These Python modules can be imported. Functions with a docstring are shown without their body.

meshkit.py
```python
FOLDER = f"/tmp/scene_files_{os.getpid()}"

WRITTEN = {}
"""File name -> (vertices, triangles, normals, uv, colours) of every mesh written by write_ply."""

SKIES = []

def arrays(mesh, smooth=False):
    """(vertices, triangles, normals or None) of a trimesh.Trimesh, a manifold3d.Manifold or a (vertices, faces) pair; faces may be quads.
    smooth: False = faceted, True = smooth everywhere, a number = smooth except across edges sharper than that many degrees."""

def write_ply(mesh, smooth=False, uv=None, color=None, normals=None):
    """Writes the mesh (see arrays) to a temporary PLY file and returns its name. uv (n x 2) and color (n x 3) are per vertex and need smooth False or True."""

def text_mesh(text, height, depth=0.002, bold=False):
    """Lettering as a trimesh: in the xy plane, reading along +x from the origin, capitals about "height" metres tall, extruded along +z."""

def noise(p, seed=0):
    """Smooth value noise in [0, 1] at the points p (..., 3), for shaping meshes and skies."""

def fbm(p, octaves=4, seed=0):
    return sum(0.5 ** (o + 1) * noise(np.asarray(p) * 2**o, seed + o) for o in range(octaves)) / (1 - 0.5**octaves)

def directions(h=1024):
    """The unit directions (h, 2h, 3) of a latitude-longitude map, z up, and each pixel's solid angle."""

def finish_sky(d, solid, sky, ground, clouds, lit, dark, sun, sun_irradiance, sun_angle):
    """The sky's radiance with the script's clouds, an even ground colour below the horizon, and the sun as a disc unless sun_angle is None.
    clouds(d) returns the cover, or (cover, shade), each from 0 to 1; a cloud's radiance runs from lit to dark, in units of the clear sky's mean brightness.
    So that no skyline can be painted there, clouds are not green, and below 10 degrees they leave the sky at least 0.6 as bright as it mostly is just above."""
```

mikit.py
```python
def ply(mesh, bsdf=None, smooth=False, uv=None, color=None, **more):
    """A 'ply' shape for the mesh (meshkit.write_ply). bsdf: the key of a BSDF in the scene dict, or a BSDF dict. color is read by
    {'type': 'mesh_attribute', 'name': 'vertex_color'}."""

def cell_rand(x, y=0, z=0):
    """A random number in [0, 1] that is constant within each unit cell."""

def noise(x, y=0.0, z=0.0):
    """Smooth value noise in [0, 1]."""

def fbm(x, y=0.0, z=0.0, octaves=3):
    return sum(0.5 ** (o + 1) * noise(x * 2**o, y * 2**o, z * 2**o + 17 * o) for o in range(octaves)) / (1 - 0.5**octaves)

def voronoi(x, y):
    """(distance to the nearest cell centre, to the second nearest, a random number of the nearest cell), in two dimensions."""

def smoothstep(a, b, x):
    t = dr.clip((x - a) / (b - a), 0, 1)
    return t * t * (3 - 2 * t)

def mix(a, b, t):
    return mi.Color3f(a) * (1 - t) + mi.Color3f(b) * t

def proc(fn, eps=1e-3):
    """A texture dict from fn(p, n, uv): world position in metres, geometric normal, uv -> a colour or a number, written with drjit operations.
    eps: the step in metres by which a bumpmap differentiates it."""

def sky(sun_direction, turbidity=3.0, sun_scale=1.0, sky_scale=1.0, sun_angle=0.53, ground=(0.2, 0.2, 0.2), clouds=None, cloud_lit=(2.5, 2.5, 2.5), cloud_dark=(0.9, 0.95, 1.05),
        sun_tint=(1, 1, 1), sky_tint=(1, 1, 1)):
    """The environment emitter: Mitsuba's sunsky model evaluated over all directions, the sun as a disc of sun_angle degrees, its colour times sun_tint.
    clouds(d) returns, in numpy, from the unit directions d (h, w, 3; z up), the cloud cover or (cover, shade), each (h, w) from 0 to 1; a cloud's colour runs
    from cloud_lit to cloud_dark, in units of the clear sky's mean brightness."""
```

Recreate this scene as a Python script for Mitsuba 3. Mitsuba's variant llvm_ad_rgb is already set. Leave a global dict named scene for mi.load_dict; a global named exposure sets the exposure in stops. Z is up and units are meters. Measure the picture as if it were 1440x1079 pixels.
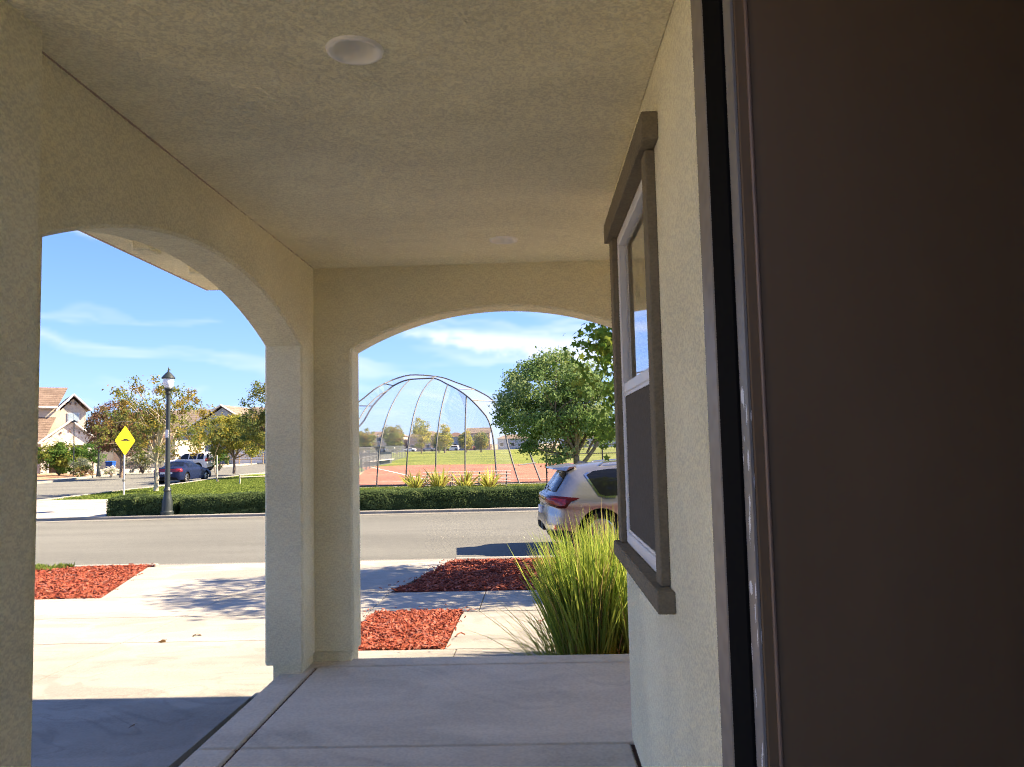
import math
import numpy as np
import trimesh
import mitsuba as mi
import mikit
import meshkit
import drjit as dr
from mikit import proc, fbm, noise, voronoi, smoothstep, mix
from shapely.geometry import Polygon, Point, LineString, box as sbox
from shapely.ops import unary_union
from shapely import prepare, contains_xy
import shapely
from scipy.spatial import Delaunay

T = mi.ScalarTransform4f
scene, labels = {}, {}

# ------------------------------------------------------------------ camera, sky, exposure
F_PX, YAW, PITCH, ROLL = 1119.3, -0.0247, 0.0755, -0.0236
EYE = np.array([0.0, 0.0, 1.5])
_fw = np.array([math.sin(YAW) * math.cos(PITCH), math.cos(YAW) * math.cos(PITCH), math.sin(PITCH)])
_r0 = np.array([math.cos(YAW), -math.sin(YAW), 0.0])
_u0 = np.cross(_r0, _fw)
_r = _r0 * math.cos(ROLL) + _u0 * math.sin(ROLL)
_u = np.cross(_r, _fw)
scene['camera'] = {'type': 'perspective', 'fov': math.degrees(2 * math.atan(720 / F_PX)), 'fov_axis': 'x', 'near_clip': 0.05, 'far_clip': 6000.0,
                   'to_world': T().look_at(origin=EYE.tolist(), target=(EYE + _fw).tolist(), up=_u.tolist())}


def clouds(d):
    az = np.arctan2(d[..., 0], d[..., 1])
    el = np.arcsin(np.clip(d[..., 2], -1, 1))
    p = np.stack([d[..., 0] * 9, d[..., 1] * 9, el * 60], -1)
    wob = meshkit.fbm(np.stack([az * 14, el * 30, az * 0], -1), 3, 5) - 0.5
    # thin cirrus streaks, stretched along the wind, everywhere
    q = np.stack([(az * 5 + el * 3), (el + az * 0.05 + wob * 0.03) * 55, az * 0 + 3], -1)
    streak = np.clip((meshkit.fbm(q, 4, 3) - 0.53) * 2.6, 0, 1) * (0.35 + 0.65 * meshkit.noise(p * 0.35, 9))
    # one denser bank low over the field
    mid = 0.128 - 0.13 * (az + 0.05)
    w = 0.006 + 0.012 * np.clip((az + 0.17) / 0.22, 0, 1)
    tex = meshkit.fbm(np.stack([az * 60, el * 120, az * 0], -1), 4, 11)
    bank = np.exp(-((el - mid + (tex - 0.5) * 0.012) / w) ** 2) * np.clip((az + 0.19) / 0.10, 0, 1) * np.clip((0.5 - az) / 0.3, 0, 1)
    bank = np.clip(bank * (0.35 + 1.3 * tex) * 1.3, 0, 0.95)
    haze = 0.30 * np.exp(-np.clip(el, 0, 9) / 0.05)
    c = np.clip(np.maximum(np.maximum(streak * 0.75, bank * 0.68), haze), 0, 1)
    return c, 0.05 + 0.0 * c


SUN = (1.18, 0.11, 1.0)
scene['sky_light'] = mikit.sky(SUN, turbidity=2.6, sun_scale=0.58, sky_scale=0.485, sky_tint=(0.46, 0.53, 0.80), clouds=clouds, cloud_lit=(2.5, 2.5, 2.5), cloud_dark=(1.2, 1.25, 1.3))
exposure = 4.4

rng = np.random.default_rng(7)


# ------------------------------------------------------------------ materials
def rgb(c):
    return {'type': 'rgb', 'value': [float(x) for x in c]}


def mat(key, bsdf):
    scene[key] = bsdf
    return key


def pr(key, c, rough=0.6, spec=0.3, metallic=0.0, clearcoat=0.0, **kw):
    b = {'type': 'principled', 'base_color': rgb(c) if isinstance(c, (tuple, list)) else c, 'roughness': rough, 'specular': spec, 'metallic': metallic, **kw}
    if clearcoat:
        b['clearcoat'] = clearcoat
        b['clearcoat_gloss'] = 0.95
    return mat(key, {'type': 'twosided', 'bsdf': b})


def stucco_height(p, n, uv):
    return 0.6 * noise(p.x * 170, p.y * 170, p.z * 170) + 0.5 * noise(p.x * 75 + 9, p.y * 75, p.z * 75) + 0.9 * smoothstep(0.45, 0.75, noise(p.x * 105, p.y * 105 + 4, p.z * 105))


def stucco(key, c, k=0.0075, spread=0.19):
    a, b = [x * (1 - spread) for x in c], [x * (1 + spread) for x in c]

    def col(p, n, uv):
        g = smoothstep(0.25, 0.75, 0.5 * noise(p.x * 105, p.y * 105, p.z * 105) + 0.5 * noise(p.x * 210, p.y * 210, p.z * 210))
        t = 0.42 * smoothstep(0.25, 0.75, fbm(p.x * 1.1 + 2.0 * noise(p.x, p.y, p.z), p.y * 2.4, p.z * 1.6, 4)) + 0.58 * g
        return mix(a, b, t)
    return mat(key, {'type': 'twosided', 'bsdf': {'type': 'bumpmap', 'arbitrary': proc(stucco_height, 1.2e-3), 'scale': k,
                     'bsdf': {'type': 'principled', 'base_color': proc(col), 'roughness': 0.9, 'specular': 0.15}}})


stucco('m_stucco', (0.88, 0.82, 0.565))
stucco('m_stucco_trim', (0.20, 0.17, 0.115), 0.0030)


def concrete(key, c, stain=0.5, fine=90.0):
    def col(p, n, uv):
        big = fbm(p.x * 0.55 + 3, p.y * 0.9, p.z, 4)
        mid = fbm(p.x * 3.1, p.y * 7.0, p.z, 3)
        sw = smoothstep(0.48, 0.60, fbm(p.x * 1.3 + 1.7 * noise(p.x * 2, p.y * 2, 0), p.y * 2.6, 5.0, 3))
        w2 = fbm(p.x * 0.9 + 2.0 * noise(p.x * 0.8, p.y * 0.8, 4.0), p.y * 1.5 + 2.0 * noise(p.x * 0.8 + 7, p.y * 0.8, 4.0), 2.0, 4)
        edge = smoothstep(0.020, 0.0, dr.abs(w2 - 0.5)) * 0.10 + smoothstep(0.52, 0.60, w2) * 0.06
        grit = noise(p.x * fine, p.y * fine, p.z * fine)
        v = 0.86 + 0.26 * (big - 0.5) * stain * 2 + 0.16 * (mid - 0.5) - 0.12 * sw * stain - edge * stain + 0.14 * (grit - 0.5)
        return mi.Color3f(c) * v * mix((1, 1, 1), (1.03, 1.0, 0.95), big)

    def h(p, n, uv):
        return noise(p.x * 40, p.y * 160, p.z * 90) + 0.7 * noise(p.x * 130, p.y * 130, 0)
    return mat(key, {'type': 'twosided', 'bsdf': {'type': 'bumpmap', 'arbitrary': proc(h, 1.5e-3), 'scale': 0.0008,
                     'bsdf': {'type': 'principled', 'base_color': proc(col), 'roughness': 0.82, 'specular': 0.25}}})


concrete('m_concrete', (0.345, 0.33, 0.29), 1.0)
concrete('m_gutter', (0.19, 0.185, 0.165))
concrete('m_concrete_porch', (0.70, 0.65, 0.54), 0.65)


def asphalt_col(p, n, uv):
    g = noise(p.x * 45, p.y * 45, 0) * 0.5 + noise(p.x * 14, p.y * 14, 2) * 0.2
    big = fbm(p.x * 0.25, p.y * 1.1, 0, 3)
    lane = smoothstep(0.93, 0.97, noise(p.y * 0.9 + 0.05 * noise(p.x * 0.6, 0, 0), 3.0, 0))
    crack = smoothstep(0.010, 0.0, dr.abs(p.y - 19.15 - 0.10 * noise(p.x * 0.35, 1.0, 0) - 0.012 * p.x)) * 0.35
    v = 0.80 + 0.25 * (g - 0.35) + 0.28 * (big - 0.5) - 0.08 * lane
    return mi.Color3f(0.142, 0.143, 0.126) * (v * (1 - crack))


mat('m_asphalt', {'type': 'twosided', 'bsdf': {'type': 'principled', 'base_color': proc(asphalt_col), 'roughness': 0.85, 'specular': 0.25}})


def noisy(key, a, b, f=3.0, rough=0.9, octs=3, fine=40.0, spec=0.15):
    def col(p, n, uv):
        t = 0.6 * fbm(p.x * f, p.y * f, p.z * f, octs) + 0.4 * noise(p.x * fine, p.y * fine, p.z * fine)
        return mix(a, b, smoothstep(0.2, 0.8, t))
    return mat(key, {'type': 'twosided', 'bsdf': {'type': 'principled', 'base_color': proc(col), 'roughness': rough, 'specular': spec}})


noisy('m_soil', (0.05, 0.03, 0.02), (0.14, 0.09, 0.06), 6)
noisy('m_mulch_base', (0.07, 0.022, 0.014), (0.20, 0.05, 0.03), 12)
noisy('m_lawn', (0.085, 0.135, 0.022), (0.175, 0.225, 0.05), 0.55, fine=9.0)
noisy('m_field', (0.090, 0.115, 0.023), (0.164, 0.176, 0.041), 0.12, fine=0.9)
noisy('m_infield', (0.216, 0.092, 0.062), (0.296, 0.136, 0.092), 0.25, fine=2.0)
noisy('m_far_ground', (0.208, 0.168, 0.112), (0.304, 0.256, 0.176), 0.3, fine=3.0)
noisy('m_bark_mulch', (0.160, 0.096, 0.056), (0.336, 0.216, 0.136), 1.5, fine=9.0)
noisy('m_bark', (0.14, 0.10, 0.07), (0.30, 0.23, 0.17), 9, fine=30.0)
noisy('m_pale_bark', (0.34, 0.28, 0.21), (0.55, 0.48, 0.38), 7, fine=30.0)
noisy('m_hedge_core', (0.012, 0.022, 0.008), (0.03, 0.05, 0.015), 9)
noisy('m_tan_wall', (0.459, 0.416, 0.332), (0.527, 0.476, 0.383), 0.8)
noisy('m_roof_tile', (0.145, 0.105, 0.08), (0.215, 0.16, 0.125), 1.4, fine=3.3)
noisy('m_grey_roof', (0.15, 0.12, 0.095), (0.21, 0.17, 0.135), 1.0, fine=3.3)
noisy('m_blue_wall', (0.289, 0.340, 0.374), (0.357, 0.399, 0.425), 0.8)
noisy('m_far_wall', (0.400, 0.296, 0.216), (0.480, 0.368, 0.280), 0.5)


def stone_col(p, n, uv):
    f1, f2, c = voronoi((p.x + p.y * 0.7) * 3.2, p.z * 4.6)
    return mix(mix((0.42, 0.35, 0.26), (0.72, 0.66, 0.55), c), (0.70, 0.66, 0.58), smoothstep(0.10, 0.03, f2 - f1))


mat('m_stone', {'type': 'twosided', 'bsdf': {'type': 'principled', 'base_color': proc(stone_col), 'roughness': 0.9}})
pr('m_white_vinyl', (0.72, 0.71, 0.68), 0.45, 0.4)
pr('m_light_trim', (0.92, 0.89, 0.80), 0.5, 0.3)
pr('m_light_lens', (0.62, 0.60, 0.55), 0.35, 0.4)
noisy('m_screen', (0.080, 0.070, 0.055), (0.105, 0.092, 0.075), 60, fine=400.0)
mat('m_glass', {'type': 'thindielectric', 'int_ior': 1.52})
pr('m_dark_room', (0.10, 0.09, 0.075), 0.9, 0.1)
pr('m_black_rubber', (0.006, 0.006, 0.006), 0.95, 0.05)


def door_col(p, n, uv):
    v = 0.97 + 0.06 * noise(p.x * 90, p.y * 90, p.z * 2.2) * noise(p.x * 22, p.y * 22, p.z * 0.8)
    return v * mix((0.135, 0.090, 0.050), (0.16, 0.110, 0.064), fbm(p.x * 4, p.y * 4, p.z * 1.5, 3))


mat('m_door', {'type': 'twosided', 'bsdf': {'type': 'principled', 'base_color': proc(door_col), 'roughness': 0.5, 'specular': 0.2}})


def edge_col(p, n, uv):
    chip = smoothstep(0.70, 0.74, noise(p.x * 60, p.y * 120, p.z * 22)) * smoothstep(0.45, 0.62, noise(p.z * 2.2, 1.0, 3.0))
    base = mix((0.17, 0.155, 0.135), (0.24, 0.22, 0.20), noise(p.x * 20, p.y * 20, p.z * 3))
    return base * (1 - chip) + mi.Color3f(0.70, 0.70, 0.72) * chip


mat('m_door_edge', {'type': 'twosided', 'bsdf': {'type': 'principled', 'base_color': proc(edge_col), 'roughness': 0.45, 'specular': 0.4}})
pr('m_bead', (0.22, 0.15, 0.105), 0.35, 0.35)
noisy('m_jamb', (0.20, 0.17, 0.135), (0.26, 0.225, 0.18), 3, rough=0.5, fine=30.0, spec=0.35)
pr('m_fascia', (0.16, 0.10, 0.07), 0.6)
pr('m_fascia_tan', (0.42, 0.31, 0.21), 0.6)
pr('m_black_metal', (0.018, 0.022, 0.022), 0.4, 0.5)
pr('m_pole_green', (0.022, 0.030, 0.030), 0.45, 0.5)
pr('m_galv', (0.095, 0.10, 0.098), 0.5, 0.5)
pr('m_galv_light', (0.42, 0.43, 0.42), 0.45, 0.5)
pr('m_sign_yellow', (0.722, 0.561, 0.009), 0.45, 0.3)
pr('m_sign_black', (0.012, 0.012, 0.012), 0.5, 0.3)
pr('m_white_paint', (0.663, 0.654, 0.629), 0.6)
pr('m_bleacher', (0.496, 0.464, 0.416), 0.5)
pr('m_blue_bin', (0.012, 0.07, 0.30), 0.45, 0.4)
pr('m_window_dark', (0.03, 0.04, 0.05), 0.08, 0.6)
pr('m_window_sky', (0.30, 0.38, 0.42), 0.08, 0.6)
pr('m_silver', (0.365, 0.357, 0.344), 0.26, 0.6, metallic=0.8, clearcoat=1.0)
pr('m_navy', (0.008, 0.014, 0.045), 0.4, 0.2, clearcoat=0.2)
pr('m_car_white', (0.70, 0.68, 0.64), 0.3, 0.5, clearcoat=1.0)
pr('m_car_red', (0.30, 0.05, 0.05), 0.3, 0.5, clearcoat=1.0)
pr('m_car_glass', (0.006, 0.007, 0.008), 0.06, 0.45)
pr('m_chrome', (0.75, 0.75, 0.75), 0.12, 0.6, metallic=1.0)
pr('m_taillight', (0.22, 0.006, 0.008), 0.10, 0.4, clearcoat=1.0)
pr('m_taillight_dark', (0.045, 0.003, 0.004), 0.12, 0.3, clearcoat=0.3)
pr('m_tyre', (0.014, 0.014, 0.014), 0.85, 0.2)
pr('m_rim', (0.40, 0.40, 0.41), 0.25, 0.5, metallic=0.9)
pr('m_car_plastic', (0.018, 0.018, 0.019), 0.6, 0.3)
pr('m_globe', (0.78, 0.80, 0.80), 0.25, 0.5)
pr('m_blue_cloth', (0.10, 0.16, 0.32), 0.85)
pr('m_wood_fence', (0.36, 0.27, 0.17), 0.85)
pr('m_stake', (0.496, 0.448, 0.360), 0.85)
mat('m_leaf', {'type': 'principledthin', 'base_color': {'type': 'mesh_attribute', 'name': 'vertex_color'}, 'roughness': 0.55, 'diff_trans': 0.75, 'eta': 1.35})
mat('m_blade', {'type': 'principledthin', 'base_color': {'type': 'mesh_attribute', 'name': 'vertex_color'}, 'roughness': 0.45, 'diff_trans': 0.9, 'eta': 1.4})
mat('m_chip', {'type': 'twosided', 'bsdf': {'type': 'principled', 'base_color': {'type': 'mesh_attribute', 'name': 'vertex_color'}, 'roughness': 0.85, 'specular': 0.2}})
mat('m_chain_net', {'type': 'mask', 'opacity': 0.15, 'bsdf': {'type': 'twosided', 'bsdf': {'type': 'diffuse', 'reflectance': rgb((0.40, 0.41, 0.42))}}})
mat('m_fence_net', {'type': 'mask', 'opacity': 0.28, 'bsdf': {'type': 'twosided', 'bsdf': {'type': 'diffuse', 'reflectance': rgb((0.20, 0.22, 0.24))}}})
mat('m_wind_screen', {'type': 'mask', 'opacity': 0.16, 'bsdf': {'type': 'twosided', 'bsdf': {'type': 'diffuse', 'reflectance': rgb((0.35, 0.36, 0.38))}}})


# ------------------------------------------------------------------ mesh helpers (everything is (vertices, triangles))
def join(*ms):
    ms = [m for m in ms if m is not None]
    vs, fs, o = [], [], 0
    for v, f in ms:
        vs.append(np.asarray(v, float)); fs.append(np.asarray(f, int) + o); o += len(v)
    return np.vstack(vs), np.vstack(fs)


def tm(m):
    return np.array(m.vertices), np.array(m.faces)


def cbox(x0, x1, y0, y1, z0, z1, c=0.0):
    """a box with chamfered edges"""
    c = min(c, 0.45 * min(x1 - x0, y1 - y0, z1 - z0))
    if c <= 0:
        return tm(trimesh.creation.box(bounds=[[x0, y0, z0], [x1, y1, z1]]))
    pts = []
    lo, hi = np.array([x0, y0, z0], float), np.array([x1, y1, z1], float)
    for s in np.ndindex(2, 2, 2):
        p = np.where(np.array(s) == 0, lo, hi)
        d = np.where(np.array(s) == 0, 1.0, -1.0) * c
        for k in range(3):
            q = p + d
            q[k] = p[k]
            pts.append(q)
    return tm(trimesh.convex.convex_hull(np.array(pts)))


def hull(pts):
    return tm(trimesh.convex.convex_hull(np.asarray(pts, float)))


def move(m, d=(0, 0, 0), rz=0.0, s=1.0, about=(0, 0, 0)):
    v = (np.asarray(m[0], float) - about) * s
    c, n = math.cos(rz), math.sin(rz)
    v = np.stack([v[:, 0] * c - v[:, 1] * n, v[:, 0] * n + v[:, 1] * c, v[:, 2]], 1)
    return v + about + np.asarray(d, float), m[1]


def tube(points, radii, n=8, cap=True):
    P = np.asarray(points, float)
    R = np.broadcast_to(np.asarray(radii, float), (len(P),))
    t = np.gradient(P, axis=0)
    t /= np.linalg.norm(t, axis=1, keepdims=True) + 1e-12
    ref = np.array([1.0, 0, 0]) if abs(t[0][0]) < 0.8 else np.array([0, 1.0, 0])
    rings = []
    a = np.arange(n) * 2 * math.pi / n
    x = None
    for i in range(len(P)):
        x = ref if x is None else x
        x = x - t[i] * (x @ t[i])
        x /= np.linalg.norm(x) + 1e-12
        y = np.cross(t[i], x)
        rings.append(P[i] + R[i] * (np.cos(a)[:, None] * x + np.sin(a)[:, None] * y))
    v = np.vstack(rings)
    f = []
    for i in range(len(P) - 1):
        for j in range(n):
            k = (j + 1) % n
            f += [[i * n + j, i * n + k, (i + 1) * n + k], [i * n + j, (i + 1) * n + k, (i + 1) * n + j]]
    if cap:
        v = np.vstack([v, P[:1], P[-1:]])
        a0, a1, b = len(v) - 2, len(v) - 1, (len(P) - 1) * n
        for j in range(n):
            k = (j + 1) % n
            f += [[a0, k, j], [a1, b + j, b + k]]
    return v, np.array(f)


def lathe(profile, n=24, at=(0, 0, 0)):
    pr_ = np.asarray(profile, float)
    a = np.arange(n) * 2 * math.pi / n
    v = np.vstack([np.stack([r * np.cos(a), r * np.sin(a), np.full(n, z)], 1) for r, z in pr_]) + np.asarray(at, float)
    f = []
    for i in range(len(pr_) - 1):
        for j in range(n):
            k = (j + 1) % n
            f += [[i * n + j, i * n + k, (i + 1) * n + k], [i * n + j, (i + 1) * n + k, (i + 1) * n + j]]
    return v, np.array(f)


def extr(poly, h):
    """shapely polygon extruded along +z"""
    return tm(trimesh.creation.extrude_polygon(poly, h, engine='earcut'))


def flat(poly, z, seg=None):
    p = poly.segmentize(seg) if seg else poly
    v, f = trimesh.creation.triangulate_polygon(p, engine='earcut')
    return np.column_stack([v, np.full(len(v), z)]), f


def bevel_prism(pts, t, c):
    """polygon (counter-clockwise points in 2D) extruded to thickness t, its rim edges bevelled by c; local axes (u, v, w)"""
    P = np.asarray(pts, float)
    a, b = P - np.roll(P, 1, 0), np.roll(P, -1, 0) - P
    na = np.stack([-a[:, 1], a[:, 0]], 1) / np.linalg.norm(a, axis=1, keepdims=True)
    nb = np.stack([-b[:, 1], b[:, 0]], 1) / np.linalg.norm(b, axis=1, keepdims=True)
    m = na + nb
    m /= np.maximum((m * na).sum(1, keepdims=True), 0.3)
    Q = P + m * c
    n = len(P)
    layers = [np.column_stack([Q, np.zeros(n)]), np.column_stack([P, np.full(n, c)]), np.column_stack([P, np.full(n, t - c)]), np.column_stack([Q, np.full(n, t)])]
    v = np.vstack(layers)
    f = []
    for L in range(3):
        for j in range(n):
            k = (j + 1) % n
            f += [[L * n + j, L * n + k, (L + 1) * n + k], [L * n + j, (L + 1) * n + k, (L + 1) * n + j]]
    cv, cf = trimesh.creation.triangulate_polygon(Polygon(Q), engine='earcut')
    o = len(v)
    v = np.vstack([v, np.column_stack([cv, np.zeros(len(cv))]), np.column_stack([cv, np.full(len(cv), t)])])
    f = np.vstack([np.array(f), cf[:, ::-1] + o, cf + o + len(cv)])
    return v, f


def axes(m, perm, off=(0, 0, 0)):
    """re-order local axes: perm gives for world x, y, z the local axis"""
    v = np.asarray(m[0])[:, list(perm)] + np.asarray(off, float)
    sign = np.linalg.det(np.eye(3)[:, list(perm)])
    return v, (m[1] if sign > 0 else np.asarray(m[1])[:, ::-1])


# ------------------------------------------------------------------ scene helpers
def numbered(key):
    if key not in scene and key not in labels and not any(k.startswith(key + '__') for k in scene):
        return key
    i = 1
    while True:
        k = f'{key}_{i:03d}'
        if k not in scene and k not in labels and not any(q.startswith(k + '__') for q in scene):
            return k
        i += 1


def tag(key, label=None, cat=None, group=None, kind=None):
    d = labels.setdefault(key, {})
    for a, b in (('label', label), ('category', cat), ('group', group), ('kind', kind)):
        if b:
            d[a] = b
    return key


def thing(name, label, cat, group=None):
    return tag(numbered(name), label, cat, group)


def put(name, m, material, parent=None, smooth=False, color=None, label=None, cat=None, group=None, kind=None):
    key = numbered(f'{parent}__{name}' if parent else name)
    scene[key] = mikit.ply(m, material, smooth, color=color)
    if label or cat or group or kind:
        tag(key, label, cat, group, kind)
    return key


def struct(name, m, material, smooth=False, label=None):
    return put(name, m, material, None, smooth, label=label, kind='structure')


# ------------------------------------------------------------------ the ground
def zg(y):
    return np.interp(y, [0, 5.5, 9.1, 10.5, 13.55, 14.05], [-0.24, -0.26, -0.37, -0.40, -0.445, -0.505])


Z_ST, Z_FAR = -0.52, -0.44
struct('ground', (np.array([[-3000, -3000, -0.75], [3000, -3000, -0.75], [3000, 3000, -0.75], [-3000, 3000, -0.75.__float__()]]), np.array([[0, 1, 2], [0, 2, 3]])), 'm_far_ground')
# own front yard: soil sheet below the slabs
ys = np.array([-14, 0, 5.5, 9.1, 10.5, 13.55, 13.86])
gv = np.array([[x, y, zg(y) - 0.07] for y in ys for x in (-60, 60)])
gf = np.array([q for i in range(len(ys) - 1) for q in ([2 * i, 2 * i + 1, 2 * i + 3], [2 * i, 2 * i + 3, 2 * i + 2])])
struct('front_yard', (gv, gf), 'm_soil')


def slab(x0, x1, y0, y1, c=0.008, th=0.09, gap=0.006, x0b=None, x1b=None):
    """a cast concrete panel lying on the slope; x0b, x1b are its sides at y1 when it flares"""
    x0b, x1b = x0 if x0b is None else x0b, x1 if x1b is None else x1b
    g, pts = gap, []
    for (xa, xb, y, s) in ((x0, x1, y0, 1), (x0b, x1b, y1, -1)):
        z = float(zg(y))
        for x, sx in ((xa, 1), (xb, -1)):
            X, Y = x + sx * g, y + s * g
            pts += [[X, Y, z - th], [X, Y, z - c], [X + sx * c, Y, z], [X, Y + s * c, z], [X + sx * c, Y + s * c, z]]
    return hull(pts)


def slabs(holder, rows, material='m_concrete'):
    for r in rows:
        put('slab', slab(*r[:4], **(r[4] if len(r) > 4 else {})), material, holder)


drive = thing('driveway', None, None)
labels[drive] = {'kind': 'structure'}
slabs(drive, [(-5.85, -4.02, 3.30, 7.75), (-4.02, -2.10, 3.30, 7.75), (-5.85, -4.02, 7.75, 9.12), (-4.02, -1.83, 7.75, 9.12),
              (-5.85, -4.02, -0.5, 3.30), (-4.02, -2.10, -0.5, 3.30), (-5.85, -4.02, -4.5, -0.5), (-4.02, -2.10, -4.5, -0.5), (-5.85, -4.02, -8.5, -4.5), (-4.02, -2.10, -8.5, -4.5), (-9.0, -5.85, -4.5, -0.5), (-9.0, -5.85, -0.5, 4.4), (-9.0, -5.85, 4.4, 9.12),
              (-5.75, -4.02, 10.52, 13.55, dict(x0b=-6.60)), (-4.02, -1.92, 10.52, 13.55, dict(x1b=-1.44))])
walk = thing('sidewalk', None, None)
labels[walk] = {'kind': 'structure'}
slabs(walk, [(x, x + w, 9.12, 10.52) for x, w in ((-12, 1.55), (-10.45, 1.55), (-8.9, 1.55), (-7.35, 1.55), (-5.80, 1.78), (-4.02, 2.10), (-1.92, 1.26), (-0.66, 1.26), (0.60, 1.25), (1.85, 1.25), (3.10, 1.25), (4.35, 1.25))])
path = thing('front_path', None, None)
labels[path] = {'kind': 'structure'}
slabs(path, [(-2.08, -0.73, 5.82, 7.24), (-0.73, 0.16, 5.82, 7.24), (-0.84, 0.16, 7.24, 9.10)])

# street, gutters, kerbs
street = unary_union([sbox(-400, 14.02, 400, 24.20), Polygon([(-20.9, 24.0), (-20.9, 34.5), (-21.3, 40), (-21.1, 44), (-21.9, 52.5), (-22.4, 60), (-22.5, 75), (-26, 110), (-31, 150), (-60, 300), (-80, 300),
                                                                (-50, 160), (-43, 130), (-38, 105), (-37, 90), (-37.4, 80), (-38.2, 73), (-36.4, 63), (-34.6, 55), (-36, 46), (-42, 38), (-60, 33), (-60, 24.0)])])
struct('street', flat(street, Z_ST), 'm_asphalt')
struct('gutter', flat(sbox(-60, 23.70, 60, 24.19).difference(sbox(-60, 23, -20.9, 25)), Z_ST + 0.005), 'm_gutter')
struct('gutter', flat(sbox(-60, 14.03, 60, 14.40), Z_ST + 0.005), 'm_gutter')


def kerb(name, x0, x1, y0, y1, z1, c=0.02):
    struct(name, cbox(x0, x1, y0, y1, Z_ST - 0.1, z1, c), 'm_concrete')


kerb('kerb', -60, -6.62, 13.88, 14.02, -0.447)
kerb('kerb', -1.40, 60, 13.88, 14.02, -0.447)
kerb('kerb', -6.61, -1.41, 13.56, 14.02, -0.475, 0.03)
kerb('kerb', -20.9, 60, 24.20, 24.38, Z_FAR + 0.01)
far = sbox(-900, 24.38, 900, 1500).difference(street.buffer(0.16))
struct('far_land', extr(far, 0.2), 'm_far_ground') if False else struct('far_land', flat(far, Z_FAR - 0.02), 'm_far_ground')
side_kerb = street.buffer(0.16).difference(street.buffer(0.005)).intersection(sbox(-200, 25.0, -20, 300))
for g_ in getattr(side_kerb, 'geoms', [side_kerb]):
    v_, f_ = extr(g_, 0.15)
    struct('kerb', (v_ + [0, 0, Z_ST - 0.01], f_), 'm_concrete')
corner = Polygon([(-20.7, 33.9), (-12.7, 33.4), (-12.7, 24.40), (-20.7, 24.40)])
struct('corner_pavement', flat(corner, Z_FAR - 0.008), 'm_concrete')
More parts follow.
